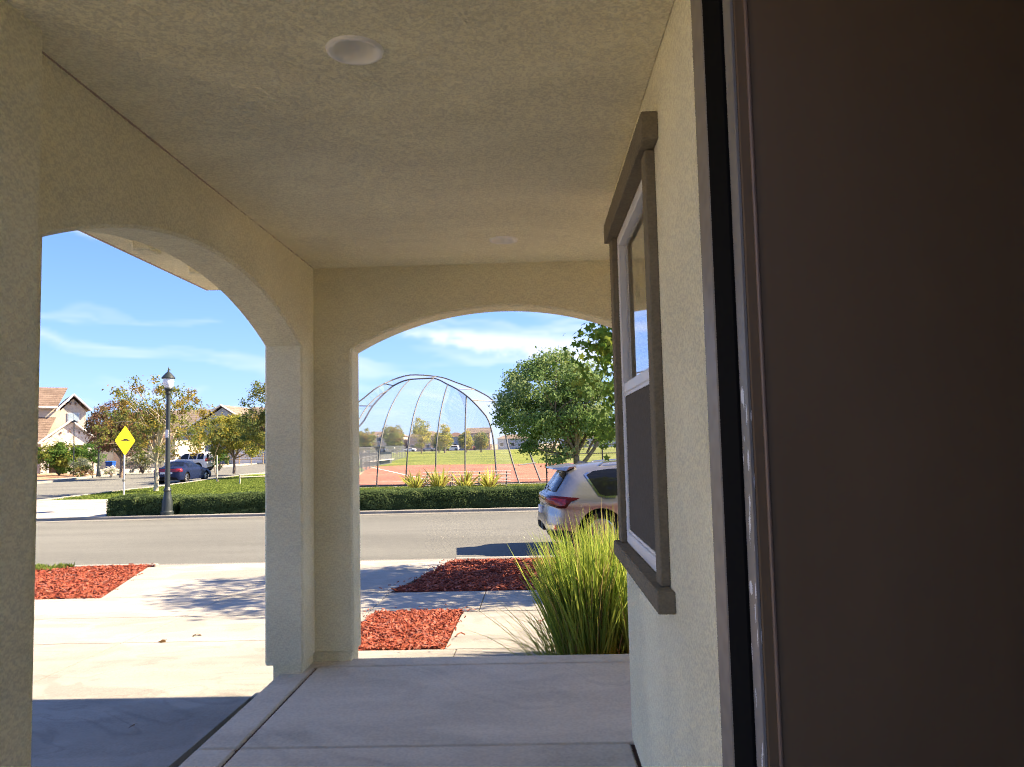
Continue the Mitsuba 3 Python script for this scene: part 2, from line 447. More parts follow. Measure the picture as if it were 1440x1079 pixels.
road_r = [(-20.7, 33.9), (-21.1, 40), (-20.9, 44), (-21.7, 52.5), (-22.2, 60), (-22.3, 75), (-25.8, 110)]
lawn = Polygon(road_r + [(-19, 110), (-14.5, 70), (-13.0, 52), (-9.5, 40), (-9.5, 33.0), (-12.7, 33.4)])
struct('lawn', flat(lawn, Z_FAR - 0.004), 'm_lawn')
lawn2 = sbox(-12.6, 24.42, 14, 38.2).difference(sbox(-12.7, 24.5, -12.5, 38))
struct('lawn', flat(lawn2.difference(lawn.buffer(0.01)), Z_FAR - 0.003), 'm_lawn')
struct('mow_strip', flat(sbox(-9.4, 38.25, 14, 39.3), Z_FAR - 0.002), 'm_concrete')
struct('bark_strip', flat(sbox(-5.6, 33.4, 14, 37.9), Z_FAR + 0.003), 'm_bark_mulch')
infield = Polygon([(-9.4, 39.35), (16, 39.35), (26, 66), (12, 78), (7.2, 74.5), (-4.5, 78), (-12, 82), (-17.3, 80), (-14, 66), (-11.5, 52)])
struct('infield', flat(infield, Z_FAR - 0.001), 'm_infield')
field = Polygon([(-17.3, 79.5), (-24, 130), (-48, 262), (140, 262), (60, 60), (26, 62), (16, 39), (30, 20), (300, 20), (300, 268), (-60, 268), (-30, 150), (-19, 100)])
struct('playing_field', flat(Polygon([(-17.0, 79.0), (-23, 110), (-30, 150), (-60, 285), (260, 285), (260, 40), (26, 40), (26, 66), (12, 78), (7.2, 74.5), (-4.5, 78), (-12, 82)]), Z_FAR), 'm_field')
struct('verge', flat(Polygon([(-38.0, 105), (-37.2, 90), (-37.6, 80), (-38.4, 73), (-36.6, 63), (-34.8, 55), (-36.2, 46), (-44, 38), (-90, 38), (-90, 105)]), Z_FAR - 0.006), 'm_bark_mulch')
struct('far_pavement', flat(Polygon([(-37.3, 90), (-37.7, 80), (-38.5, 73), (-36.7, 63), (-34.9, 55), (-36.4, 55), (-38.2, 63), (-40.0, 73), (-39.4, 80), (-39.2, 90), (-40.5, 105), (-46, 130), (-43.6, 131), (-38.3, 105)]), Z_FAR - 0.001), 'm_concrete')
struct('house_driveway', flat(Polygon([(-39.5, 74), (-39.2, 90), (-42, 110), (-56, 99), (-52, 84)]), Z_FAR - 0.003), 'm_concrete')

# faint chalk lines and home area on the infield
struct('chalk_line', flat(LineString([(-9.0, 44.5), (14, 44.1)]).buffer(0.06), Z_FAR + 0.003), 'm_white_paint')
struct('chalk_line', flat(LineString([(-6.5, 47), (-16, 78)]).buffer(0.06), Z_FAR + 0.0035), 'm_white_paint')


# mulch chips
def chips(poly, n, size, seed, lift=0.012):
    r = np.random.default_rng(seed)
    x0, y0, x1, y1 = poly.bounds
    P = r.uniform((x0, y0), (x1, y1), (n * 3, 2))
    P = P[contains_xy(poly, P[:, 0], P[:, 1])][:n]
    n = len(P)
    L, Wd, H = size * r.uniform(0.6, 1.6, n), size * r.uniform(0.22, 0.45, n), size * r.uniform(0.10, 0.25, n)
    yaw, tilt, rol = r.uniform(0, 2 * np.pi, n), r.normal(0, 0.32, n), r.normal(0, 0.35, n)
    c = np.stack([np.cos(yaw) * np.cos(tilt), np.sin(yaw) * np.cos(tilt), np.sin(tilt)], 1)
    s0 = np.stack([-np.sin(yaw), np.cos(yaw), 0 * yaw], 1)
    w0 = np.cross(c, s0)
    s = s0 * np.cos(rol)[:, None] + w0 * np.sin(rol)[:, None]
    w = np.cross(c, s)
    base = np.column_stack([P, zg(P[:, 1]) - 0.035 + lift + 0.035 * meshkit.noise(np.column_stack([P * 1.6, P[:, 0] * 0])) + r.uniform(0, 0.030, n)])
    cor = np.array([[a, b, d] for a in (-1, 1) for b in (-1, 1) for d in (-1, 1)], float)
    v = (base[:, None] + cor[None, :, :1] * (L[:, None, None] / 2) * c[:, None] + cor[None, :, 1:2] * (Wd[:, None, None] / 2) * s[:, None] * np.where(cor[:, :1] > 0, r.uniform(0.4, 1, (n, 1, 1)), 1)
         + cor[None, :, 2:] * (H[:, None, None] / 2) * w[:, None]).reshape(-1, 3)
    q = np.array([[0, 1, 3], [0, 3, 2], [4, 6, 7], [4, 7, 5], [0, 4, 5], [0, 5, 1], [2, 3, 7], [2, 7, 6], [0, 2, 6], [0, 6, 4], [1, 5, 7], [1, 7, 3]])
    f = (q[None] + 8 * np.arange(n)[:, None, None]).reshape(-1, 3)
    t = r.uniform(0, 1, (n, 1))
    col = np.array([0.19, 0.036, 0.019]) * (1 - t) + np.array([0.37, 0.105, 0.058]) * t
    col = col * r.uniform(0.5, 1.2, (n, 1)) + np.array([0.06, 0.05, 0.045]) * (r.random((n, 1)) < 0.2)
    return (v, f), np.repeat(col, 8, 0)


def bed_sheet(poly, z=-0.04):
    v, f = trimesh.creation.triangulate_polygon(poly.segmentize(0.5), engine='earcut')
    return np.column_stack([v, zg(v[:, 1]) + z + 0.035 * meshkit.noise(np.column_stack([v * 1.6, v[:, 0] * 0])) - 0.006]), f


beds = [(Polygon([(-9.2, 10.54), (-5.77, 10.54), (-6.62, 13.55), (-6.62, 13.86), (-9.9, 13.86)]), 6500, 0.062, 'bright red bark mulch covering the bed left of the driveway, in full sun'),
        (Polygon([(-1.90, 10.54), (4.5, 10.54), (4.5, 13.86), (-1.40, 13.86), (-1.42, 13.55)]), 9000, 0.062, 'dark red bark mulch between pavement and street, shaded by the tree'),
        (Polygon([(-1.82, 7.26), (-0.855, 7.26), (-0.855, 9.10), (-1.82, 9.10)]), 4200, 0.050, 'small square bed of orange red bark mulch beside the front path'),
        (Polygon([(0.17, 5.82), (4.5, 5.82), (4.5, 9.10), (0.17, 9.10)]), 5000, 0.055, 'bark mulch under the tall grass clump by the porch')]
for i, (poly, n, sz, lab) in enumerate(beds):
    struct('mulch_bed', bed_sheet(poly), 'm_mulch_base')
    m, c = chips(poly, n, sz, 40 + i)
    m2, c2 = chips(poly.buffer(0.16).difference(poly.buffer(-0.02)), int(10 * poly.length), sz * 0.7, 60 + i, 0.042)
    m, c = join(m, m2), np.vstack([c, c2])
    put('bark_mulch', m, 'm_chip', color=c, label=lab, cat='mulch', kind='stuff')

# ------------------------------------------------------------------ the house with the porch
house = thing('house', 'beige stucco house with arched porch and dark trimmed window, nearest building', 'house')
XL, XLo, XR, YF, YFo, YE, HC = -1.57, -1.83, 0.458, 5.70, 5.95, 4.12, 2.81
CH = 0.014


def arc(x0, x1, z0, rise, n=64):
    """points of a segmental arch from x1 back to x0 (so that an opening is walked the right way round)"""
    w = (x1 - x0) / 2
    R = (w * w + rise * rise) / (2 * rise)
    u = np.linspace(-w, w, n)
    z = z0 + np.sqrt(np.maximum(R * R - u * u, 0)) - (R - rise)
    return [((x0 + x1) / 2 + a, b) for a, b in zip(u, z)]


# left wall with its arch: outline in (y, z)
y0a, y1a = 2.505, 5.395
left_pts = [(YF - 0.003, 3.05), (2.36, 3.05), (2.36, 0.06), (y0a, 0.06)] + arc(y0a, y1a, 2.205, 0.29) + [(y1a, 0.06), (YF - 0.003, 0.06)]
put('arch_wall', axes(bevel_prism(left_pts, XL - XLo, CH), (2, 0, 1), (XLo, 0, 0)), 'm_stucco', house)
x0a, x1a = -1.30, 0.91
front_pts = [(4.2, 3.05), (XLo, 3.05), (XLo, 0.06), (x0a, 0.06)] + arc(x0a, x1a, 2.205, 0.29) + [(x1a, 0.06), (1.45, 0.06)] + arc(1.45, 3.55, 2.205, 0.29) + [(3.55, 0.06), (4.2, 0.06)]
m_ = bevel_prism(front_pts[::1], YFo - YF, CH)
put('arch_wall', axes(m_, (0, 2, 1), (0, YF, 0)), 'm_stucco', house)
# recessed plinths below the stucco
for (a, b, c, d) in ((XLo + 0.05, XL - 0.018, y1a + 0.018, YF + 0.01), (XLo + 0.05, x0a - 0.018, YF + 0.018, YFo - 0.02), (XLo + 0.02, XL - 0.018, 2.30, y0a - 0.018), (x1a + 0.02, 1.43, YF + 0.018, YFo - 0.02)):
    put('plinth', cbox(a, b, c, d, -0.35, 0.075, 0.006), 'm_stucco', house)
# near pier of the entry court, the court's own walls and the hall behind the front door
put('pier', axes(bevel_prism([(-2.75, 3.05), (-2.75, 0.05), (-1.488, 0.05), (-1.488, 3.05)], 0.22, CH), (0, 2, 1), (0, 2.36 - 0.225, 0)), 'm_stucco', house)
put('court_wall', cbox(-2.75, -2.55, 0.3, 2.13, -0.3, 3.05), 'm_stucco', house)
put('room_wall', cbox(0.63, 2.39, -1.8, -1.56, -0.2, 3.05), 'm_dark_room', house)
# wing wall with window opening: outline in (y, z)
WY0, WY1, WZ0, WZ1 = 2.88, 3.995, 1.0, 2.53
wing_t = 0.16


def wall_yz(y0, y1, z0, z1, c=0.0):
    return cbox(XR, XR + wing_t, y0, y1, z0, z1, c)


hole = Polygon([(2.045, 0.02), (YE, 0.02), (YE, 3.05), (2.045, 3.05)], [[(WY0, WZ0), (WY1, WZ0), (WY1, WZ1), (WY0, WZ1)]])
put('side_wall', axes(extr(hole, wing_t), (2, 0, 1), (XR, 0, 0)), 'm_stucco', house)
put('side_wall', cbox(XR, XR + wing_t, -6.0, 0.47, 0.02, 3.05), 'm_stucco', house)
put('side_wall', cbox(XR, XR + wing_t, 0.475, 2.042, 2.72, 3.05), 'm_stucco', house)
put('front_wall', cbox(XR + wing_t + 0.003, 4.2, YE - 0.16, YE, -0.2, 3.05), 'm_stucco', house)
put('room_wall', cbox(2.4, 2.55, -1.55, YE - 0.17, -0.1, 3.05), 'm_dark_room', house)
put('room_wall', cbox(XR + wing_t + 0.01, 2.39, 2.12, 2.25, -0.1, 3.05), 'm_dark_room', house)
put('room_floor', cbox(XR + wing_t + 0.01, 2.39, -1.55, YE - 0.17, -0.12, 0.0), 'm_dark_room', house)
put('room_ceiling', cbox(XR + wing_t + 0.01, 2.39, -1.55, YE - 0.17, 2.75, 2.9), 'm_dark_room', house)
# ceiling with the holes of the two recessed lights
LIGHTS = [(-0.556, 2.525, 0.095), (-0.155, 5.03, 0.092)]
cl = unary_union([sbox(XL + 0.003, 0.9, XR - 0.003, YF - 0.003), sbox(XR - 0.003, YE + 0.003, 4.2, YF - 0.003), sbox(-2.54, 0.9, XL + 0.003, 2.125)])
for lx, ly, lr in LIGHTS:
    cl = cl.difference(Point(lx, ly).buffer(lr * 0.80, 24))
v_, f_ = extr(cl, 0.2)
put('porch_ceiling', (v_ + [0, 0, HC], f_), 'm_stucco', house)
for lx, ly, lr in LIGHTS:
    r_ = put('recessed_light', lathe([(lr * 0.70, HC + 0.012), (lr * 0.74, HC - 0.004), (lr * 0.86, HC - 0.011), (lr * 0.96, HC - 0.009), (lr, HC + 0.001)], 48, (lx, ly, 0)), 'm_light_trim', house, smooth=True)
    put('baffle', lathe([(lr * 0.56, HC + 0.075), (lr * 0.70, HC + 0.010)], 48, (lx, ly, 0)), 'm_light_trim', r_, smooth=True)
    put('lens', lathe([(0.0005, HC + 0.07), (lr * 0.57, HC + 0.074)], 48, (lx, ly, 0)), 'm_light_lens', r_)
# caulk bead along the left ceiling joint
nb = 60
yy = np.linspace(2.4, 5.68, nb)
put('ceiling_joint', tube(np.column_stack([np.full(nb, XL + 0.004) + 0.004 * rng.normal(size=nb).cumsum() * 0.1, yy, np.full(nb, HC - 0.002)]), 0.0025 + 0.0025 * rng.random(nb), 6), 'm_far_wall', house)
# eaves: soffit, fascia, roof
sof = unary_union([sbox(-2.57, 0.9, XLo - 0.003, 6.24), sbox(XLo - 0.01, YFo + 0.003, 6.5, 6.24)])
v_, f_ = extr(sof, 0.06)
sk = put('eave_soffit', (v_ + [0, 0, 2.785], f_), 'm_stucco', house)
put('vent', cbox(-2.40, -2.28, 4.68, 4.82, 2.72, 2.784, 0.01), 'm_stucco', sk)
put('vent', cbox(-2.36, -2.30, 5.38, 5.44, 2.73, 2.784, 0.01), 'm_stucco', sk)
put('fascia', cbox(-2.60, -2.573, 0.9, 6.27, 2.787, 2.93, 0.004), 'm_fascia_tan', house)
put('fascia', cbox(-2.57, 6.5, 6.243, 6.27, 2.787, 2.93, 0.004), 'm_fascia_tan', house)
put('roof', hull([[-2.6, 0.9, 3.055], [-2.6, 6.27, 2.965], [6.6, 6.27, 2.965], [6.6, 0.9, 3.055], [0.6, 2.9, 3.9], [3.5, 2.9, 3.9], [0.6, 0.9, 3.9], [3.5, 0.9, 3.9],
                  [-2.6, 0.9, 3.10], [-2.6, 6.27, 3.02], [6.6, 6.27, 3.02], [6.6, 0.9, 3.10]]), 'm_roof_tile', house)
# window
win = put('window', join(cbox(0.452, 0.49, WY0, WY0 + 0.045, WZ0 + 0.003, WZ1 - 0.003, 0.004), cbox(0.452, 0.49, WY1 - 0.045, WY1, WZ0 + 0.003, WZ1 - 0.003, 0.004),
                         cbox(0.452, 0.49, WY0 + 0.046, WY1 - 0.046, WZ1 - 0.05, WZ1 - 0.003, 0.004), cbox(0.450, 0.49, WY0 + 0.046, WY1 - 0.046, WZ0 + 0.003, WZ0 + 0.055, 0.004)), 'm_white_vinyl', house)
put('meeting_rail', cbox(0.456, 0.50, WY0 + 0.046, WY1 - 0.046, 1.735, 1.785, 0.005), 'm_white_vinyl', win)
put('glass_pane', (np.array([[0.476, WY0 + 0.04, 1.78], [0.476, WY1 - 0.04, 1.78], [0.476, WY1 - 0.04, 2.49], [0.476, WY0 + 0.04, 2.49]]), np.array([[0, 2, 1], [0, 3, 2]])), 'm_glass', win)
put('glass_pane', (np.array([[0.487, WY0 + 0.04, 1.05], [0.487, WY1 - 0.04, 1.05], [0.487, WY1 - 0.04, 1.74], [0.487, WY0 + 0.04, 1.74]]), np.array([[0, 2, 1], [0, 3, 2]])), 'm_glass', win)
put('insect_screen', join(cbox(0.462, 0.468, WY0 + 0.06, WY1 - 0.06, 1.07, 1.72)), 'm_screen', win)
put('screen_frame', join(cbox(0.458, 0.471, WY0 + 0.047, WY0 + 0.060, 1.057, 1.733), cbox(0.458, 0.471, WY1 - 0.060, WY1 - 0.047, 1.057, 1.733), cbox(0.458, 0.471, WY0 + 0.061, WY1 - 0.061, 1.057, 1.070), cbox(0.458, 0.471, WY0 + 0.061, WY1 - 0.061, 1.72, 1.733)), 'm_white_vinyl', win)
put('blind', cbox(0.53, 0.54, WY0 + 0.02, WY1 - 0.02, 1.03, 2.5), 'm_window_sky', win) if False else None
put('head_trim', cbox(0.400, XR + 0.002, 2.68, 4.135, 2.535, 2.635, 0.005), 'm_stucco_trim', win)
put('sill_trim', cbox(0.398, XR + 0.002, 2.69, 4.125, 0.925, 0.998, 0.005), 'm_stucco_trim', win)
put('side_trim', cbox(0.424, XR + 0.002, 2.775, WY0 - 0.002, 0.999, 2.534, 0.005), 'm_stucco_trim', win)
put('side_trim', cbox(0.424, XR + 0.002, WY1 + 0.002, 4.115, 0.999, 2.534, 0.005), 'm_stucco_trim', win)
# door frame and the open front door
df = put('door_frame', cbox(0.447, 0.60, 1.925, 2.044, 0.02, 2.715, 0.003), 'm_jamb', house)
put('weatherstrip', cbox(0.4495, 0.60, 1.757, 1.9245, 0.0, 2.66, 0.002), 'm_black_rubber', df)
put('jamb', cbox(0.447, 0.60, 0.472, 0.52, 0.02, 2.715, 0.006), 'm_jamb', df)
put('head_jamb', cbox(0.447, 0.60, 0.521, 1.924, 2.665, 2.715, 0.006), 'm_jamb', df)
door = put('door', cbox(0.463, 1.365, 1.690, 1.750, 0.012, 2.65, 0.003), 'm_door', house, label='dark brown front door standing open at the right edge')
put('hinge_edge', cbox(0.4555, 0.4625, 1.692, 1.753, 0.012, 2.65, 0.001), 'm_door_edge', door)
put('edge_bead', tube([[0.489, 1.689, 0.02], [0.489, 1.689, 2.64]], 0.0045, 10), 'm_bead', door)

# porch floor
pf = thing('porch_floor', None, None)
labels[pf] = {'kind': 'structure'}


def pslab(x0, x1, y0, y1, z=0.0, th=0.30, c=0.010):
    put('slab', cbox(x0 + 0.007, x1 - 0.007, y0 + 0.007, y1 - 0.007, z - th, z, c), 'm_concrete_porch', pf)


pslab(-1.53, 4.2, 4.105, 5.575)
pslab(-1.53, XR - 0.003, 1.9, 4.105)
pslab(-1.53, XR - 0.003, -1.6, 1.9)
pslab(-1.75, -1.53, 4.105, 5.575)
pslab(-1.75, -1.53, 1.9, 4.105)
pslab(-1.75, -1.53, -1.6, 1.9)
pslab(-1.80, 4.2, 5.575, 5.79)
put('joint_filler', join(cbox(-1.68, 4.1, -1.5, 5.7, -0.31, -0.014)), 'm_soil', pf)


# ------------------------------------------------------------------ plants
def leaf_cards(C, size, cols, seed, shape='rhomb', up=0.25, wide=0.55, normals=None):
    """one small leaf at every centre C; cols: a colour per leaf"""
    r = np.random.default_rng(seed)
    n = len(C)
    N = r.normal(size=(n, 3))
    if normals is not None:
        N = N * 0.75 + normals * 1.1
    N[:, 2] += up
    N /= np.linalg.norm(N, axis=1, keepdims=True)
    A = r.normal(size=(n, 3))
    A -= N * (A * N).sum(1, keepdims=True)
    A /= np.linalg.norm(A, axis=1, keepdims=True)
    B = np.cross(N, A)
    L = size * r.uniform(0.65, 1.35, (n, 1, 1))
    if shape == 'rhomb':
        k = np.array([[-0.5, 0, 0], [0.05, wide / 2, 0.10], [0.5, 0, -0.05], [0.05, -wide / 2, 0.10]])
        q = np.array([[0, 2, 1], [0, 3, 2]])
    else:  # a five-lobed leaf
        a = np.arange(10) * math.pi / 5
        rad = np.where(np.arange(10) % 2 == 0, 0.52, 0.27)
        k = np.vstack([[0, 0, 0.03], np.stack([rad * np.cos(a), rad * np.sin(a), -0.06 * (rad > 0.4)], 1)])
        q = np.array([[0, 1 + i, 1 + (i + 1) % 10] for i in range(10)])
    v = C[:, None] + L * (k[None, :, :1] * A[:, None] + k[None, :, 1:2] * B[:, None] + k[None, :, 2:] * N[:, None])
    f = (q[None] + len(k) * np.arange(n)[:, None, None]).reshape(-1, 3)
    return (v.reshape(-1, 3), f), np.repeat(np.clip(cols, 0.004, 0.95), len(k), 0)


def crown_points(c, rad, n_clumps, per, clump_r, seed, shell=0.55, flat_bottom=0.35, rough=0.36):
    r = np.random.default_rng(seed)
    P = []
    while len(P) < n_clumps:
        u = r.normal(size=3)
        u /= np.linalg.norm(u)
        d = r.uniform(0, 1) ** (1 / 3)
        d = shell + (1 - shell) * d if r.random() < 0.75 else d * shell
        if u[2] * d < -1 + flat_bottom and r.random() < 0.8:
            continue
        lump = 1 - rough / 2 + rough * meshkit.noise(u[None] * 2.3 + seed)[0]
        P.append(np.asarray(c) + u * d * np.asarray(rad) * lump)
    P = np.array(P)
    cr = clump_r * r.uniform(0.6, 1.3, len(P))
    idx = np.repeat(np.arange(len(P)), np.maximum(2, (per * r.uniform(0.5, 1.5, len(P))).astype(int)))
    off = r.normal(size=(len(idx), 3))
    off *= (np.abs(r.normal(0.75, 0.3, (len(idx), 1))) / np.linalg.norm(off, axis=1, keepdims=True))
    off[:, 2] *= 0.75
    return P, idx, P[idx] + off * cr[idx][:, None], off


def limb(a, b, r0, r1, seed, n=5, bow=0.12):
    r = np.random.default_rng(seed)
    a, b = np.asarray(a, float), np.asarray(b, float)
    t = np.linspace(0, 1, n)[:, None]
    d = np.linalg.norm(b - a)
    side = r.normal(size=3) * bow * d
    mid = a * (1 - t) + b * t + side * (t * (1 - t)) * 2
    mid[:, 2] += 0.15 * d * (t * (1 - t))[:, 0] * 2
    return tube(mid, np.linspace(r0, r1, n), 6)


def tree(name, label, base, fork_z, tr, c, rad, n_clumps, per, leaf, clump_r, palette, seed, bark='m_bark', group=None, shape='rhomb', n_limbs=9, shell=0.55, lean=(0, 0), flat_bottom=0.35, cat='tree', wide=0.55, extra=(), rough=0.36):
    k = thing(name, label, cat, group)
    r = np.random.default_rng(seed + 99)
    P, idx, C, off = crown_points(c, rad, n_clumps, per, clump_r, seed, shell, flat_bottom, rough)
    for e, (c2, r2, n2) in enumerate(extra):
        P2, i2, C2, o2 = crown_points(c2, r2, n2, per, clump_r, seed + 50 + e, shell, 0.2)
        idx, C, off, P = np.concatenate([idx, i2 + len(P)]), np.vstack([C, C2]), np.vstack([off, o2]), np.vstack([P, P2])
    base = np.asarray(base, float)
    fork = np.array([base[0] + lean[0], base[1] + lean[1], fork_z])
    parts = [tube([base, base * 0.5 + fork * 0.5 + [0.03, 0.02, 0], fork], [tr * 1.25, tr, tr * 0.85], 9)]
    order = r.permutation(len(P))[:n_limbs * 3]
    for j, i in enumerate(order):
        if j < n_limbs:
            parts.append(limb(fork, P[i], tr * 0.55, tr * 0.10, seed + j))
        else:
            q = P[order[j % n_limbs]]
            parts.append(limb(fork * 0.45 + q * 0.55, P[i], tr * 0.25, tr * 0.06, seed + j))
    put('trunk', join(*parts), bark, k, smooth=True)
    pal = np.array(palette)
    w = r.integers(0, len(pal), len(P))
    col = pal[w][idx] * r.uniform(0.75, 1.25, (len(idx), 1))
    jit = r.random(len(idx)) < 0.2
    col[jit] = pal[r.integers(0, len(pal), jit.sum())]
    m, cc = leaf_cards(C, leaf, col, seed + 5, shape, normals=off / (np.linalg.norm(off, axis=1, keepdims=True) + 1e-9), wide=wide)
    put('crown', m, 'm_leaf', k, color=cc)
    return k


GREEN = [(0.17, 0.26, 0.08), (0.24, 0.33, 0.12), (0.13, 0.21, 0.07), (0.32, 0.39, 0.17)]
MAPLE = [(0.180, 0.288, 0.041), (0.144, 0.243, 0.036), (0.261, 0.333, 0.054), (0.126, 0.207, 0.036)]
AUTUMN = [(0.26, 0.18, 0.05), (0.19, 0.21, 0.06), (0.32, 0.26, 0.06), (0.15, 0.19, 0.055), (0.24, 0.25, 0.07)]
RED = [(0.21, 0.12, 0.075), (0.18, 0.14, 0.07), (0.25, 0.155, 0.09), (0.13, 0.15, 0.055)]
YELLOW = [(0.368, 0.336, 0.056), (0.272, 0.288, 0.056), (0.416, 0.352, 0.080), (0.208, 0.240, 0.056)]
OLIVE = [(0.178, 0.221, 0.072), (0.238, 0.246, 0.068), (0.136, 0.178, 0.060), (0.306, 0.246, 0.068)]

tree('street_tree', 'bright green large leaved tree by the porch window, only its left edge showing', (2.85, 11.5, -0.46), 1.25, 0.09, (2.72, 11.5, 3.2), (2.05, 1.9, 2.5), 330, 48, 0.105, 0.42, MAPLE, 11, shape='star', n_limbs=12, flat_bottom=0.1)
rt = tree('round_tree', 'full dark green round tree with forked trunk behind the silver car', (1.66, 31.2, Z_FAR), 0.98, 0.14, (0.81, 31.2, 2.96), (2.24, 2.05, 2.03), 300, 105, 0.125, 0.42, GREEN, 21, n_limbs=12, flat_bottom=0.45, shell=0.6, rough=0.46,
          extra=[((2.62, 31.2, 2.2), (0.75, 0.75, 0.7), 34), ((0.1, 31.0, 1.25), (0.45, 0.55, 0.3), 7)])
put('branch', join(limb((1.68, 31.2, 0.40), (2.60, 31.0, 1.74), 0.095, 0.05, 3), limb((2.08, 31.1, 1.07), (2.92, 31.4, 2.07), 0.05, 0.03, 5), limb((1.66, 31.2, 0.92), (1.13, 31.1, 2.16), 0.085, 0.04, 6)), 'm_bark', rt, smooth=True)
tree('autumn_tree', 'thin pale trunked tree with sparse olive and orange autumn leaves behind the lamp post', (-18.47, 38.7, -0.39), 1.0, 0.10, (-18.45, 38.7, 3.0), (2.7, 2.1, 2.2), 150, 56, 0.13, 0.36, AUTUMN, 31, 'm_pale_bark', n_limbs=16, shell=0.3, flat_bottom=0.25)
tree('red_leaved_tree', 'reddish brown leaved tree across the side road behind the yellow sign', (-31.6, 60.5, -0.39), 1.0, 0.12, (-31.5, 60.5, 3.3), (2.7, 2.2, 2.2), 190, 70, 0.18, 0.55, RED, 41, n_limbs=12)
tree('column_side_tree', 'yellow topped green tree cut off by the porch column', (-17.9, 55, -0.39), 1.0, 0.14, (-17.9, 55, 3.5), (2.2, 2.0, 2.9), 150, 70, 0.17, 0.5, OLIVE, 51, n_limbs=12)
tree('young_yellow_tree', 'yellow green tree with spreading crown behind the staked sapling', (-24.2, 64, -0.39), 0.8, 0.10, (-24.4, 64, 2.55), (3.0, 2.2, 2.0), 190, 70, 0.17, 0.52, YELLOW + OLIVE[:2], 61, n_limbs=12)
tree('small_green_tree', 'small bright green tree in front of the tan house', (-38.0, 68, -0.39), 0.55, 0.06, (-38.0, 68, 1.45), (1.05, 0.9, 0.95), 50, 45, 0.14, 0.3, [(0.09, 0.18, 0.04), (0.12, 0.22, 0.05)], 71)
tree('hidden_tree', 'green tree standing behind the porch column', (-8.9, 32.0, -0.39), 1.0, 0.10, (-8.9, 32.0, 2.7), (1.35, 1.3, 1.7), 70, 50, 0.14, 0.4, GREEN, 81)
FAR_T = [(-41.5, 6.0, 2.6, AUTUMN), (-37.5, 6.4, 2.3, OLIVE), (-33.0, 6.6, 2.2, AUTUMN), (-28.1, 8.9, 3.0, YELLOW), (-24.6, 4.2, 2.2, OLIVE), (-21.35, 6.0, 2.7, YELLOW), (-16.9, 4.9, 2.0, YELLOW), (-45.5, 5.6, 2.6, OLIVE), (-12.6, 4.5, 2.0, OLIVE), (24, 5.2, 2.6, GREEN), (30, 5.8, 2.6, OLIVE), (11, 4.6, 2.3, OLIVE), (17, 4.4, 2.4, GREEN)]
FAR_L = ['orange tinged tree at far left beyond the field, beside the column', 'olive tree second from the left in the far row', 'orange tree left of the tall yellow tree in the far row', 'tallest yellow green tree of the far row beyond the field',
         'low olive tree right of the tallest yellow one', 'broad yellow tree in the middle of the far row', 'small yellow tree in front of the far tan house', 'olive tree at the far left end of the far row', 'low olive tree right of the far tan house',
         'green tree beyond the field seen under the round tree, right of its trunk', 'olive tree at the far right end beyond the field', 'low olive tree beyond the field left of the round tree trunk', 'green tree beyond the field behind the round tree trunk']
for i, ((x, h, rr, pal), lab) in enumerate(zip(FAR_T, FAR_L)):
    yb = 200 + 9 * math.sin(i * 2.1)
    tree('far_tree', lab, (x, yb, -0.39), 1.6, 0.16, (x, yb, h * 0.55), (rr * 0.75, rr * 0.75, h * 0.46), 60, 60, 0.34, 0.85, [tuple(1.3 * q for q in c_) for c_ in pal], 200 + i, group=None, n_limbs=6, flat_bottom=0.1)


def bush(name, label, c, rad, n_clumps, per, leaf, clump_r, pal, seed, cat='bush', group=None):
    k = thing(name, label, cat, group)
    r = np.random.default_rng(seed + 7)
    P, idx, C, off = crown_points(c, rad, n_clumps, per, clump_r, seed, 0.6, 0.9)
    C[:, 2] = np.maximum(C[:, 2], c[2] - rad[2] * 0.98)
    pal = np.array(pal)
    col = pal[r.integers(0, len(pal), len(P))][idx] * r.uniform(0.75, 1.25, (len(idx), 1))
    m, cc = leaf_cards(C, leaf, col, seed, normals=off / (np.linalg.norm(off, axis=1, keepdims=True) + 1e-9))
    put('foliage', m, 'm_leaf', k, color=cc)
    st = [limb((c[0], c[1], Z_FAR), P[i], 0.04, 0.015, seed + i) for i in r.permutation(len(P))[:8]]
    put('stem', join(*st), 'm_bark', k, smooth=True)
    return k


bush('large_bush', 'large rounded green bush with yellow tips at left by the tan house', (-43.6, 72.5, 1.0), (2.6, 2.0, 1.35), 120, 75, 0.20, 0.45, [(0.08, 0.15, 0.035), (0.11, 0.19, 0.04), (0.22, 0.24, 0.05)], 301)
bush('low_shrub', 'low reddish shrub on the mulch left of the grey pole', (-38.6, 67.5, -0.05), (0.9, 0.7, 0.45), 36, 40, 0.14, 0.22, RED + OLIVE, 302)
bush('silver_shrub', 'grey green shrub beside the large bush', (-40.2, 70, 0.35), (0.9, 0.7, 0.75), 36, 40, 0.14, 0.25, [(0.22, 0.25, 0.18), (0.17, 0.21, 0.12)], 303)
bush('flowering_shrub', 'long pale flowering shrub behind the yellow sign post', (-36.1, 73, 0.45), (1.85, 0.9, 0.85), 80, 50, 0.15, 0.3, [(0.36, 0.36, 0.26), (0.22, 0.26, 0.13), (0.52, 0.50, 0.42)], 304)
bush('white_flower_clump', 'low clump of white flowers at the foot of the grey pole', (-35.4, 66.2, -0.10), (0.75, 0.6, 0.42), 36, 40, 0.11, 0.2, [(0.62, 0.60, 0.50), (0.24, 0.28, 0.10), (0.70, 0.66, 0.56)], 305)
bush('green_shrub', 'bright green rounded shrub right of the white sport utility vehicle', (-30.2, 76, 0.75), (0.9, 0.8, 1.1), 40, 45, 0.16, 0.3, [(0.09, 0.18, 0.04), (0.13, 0.22, 0.05)], 306)


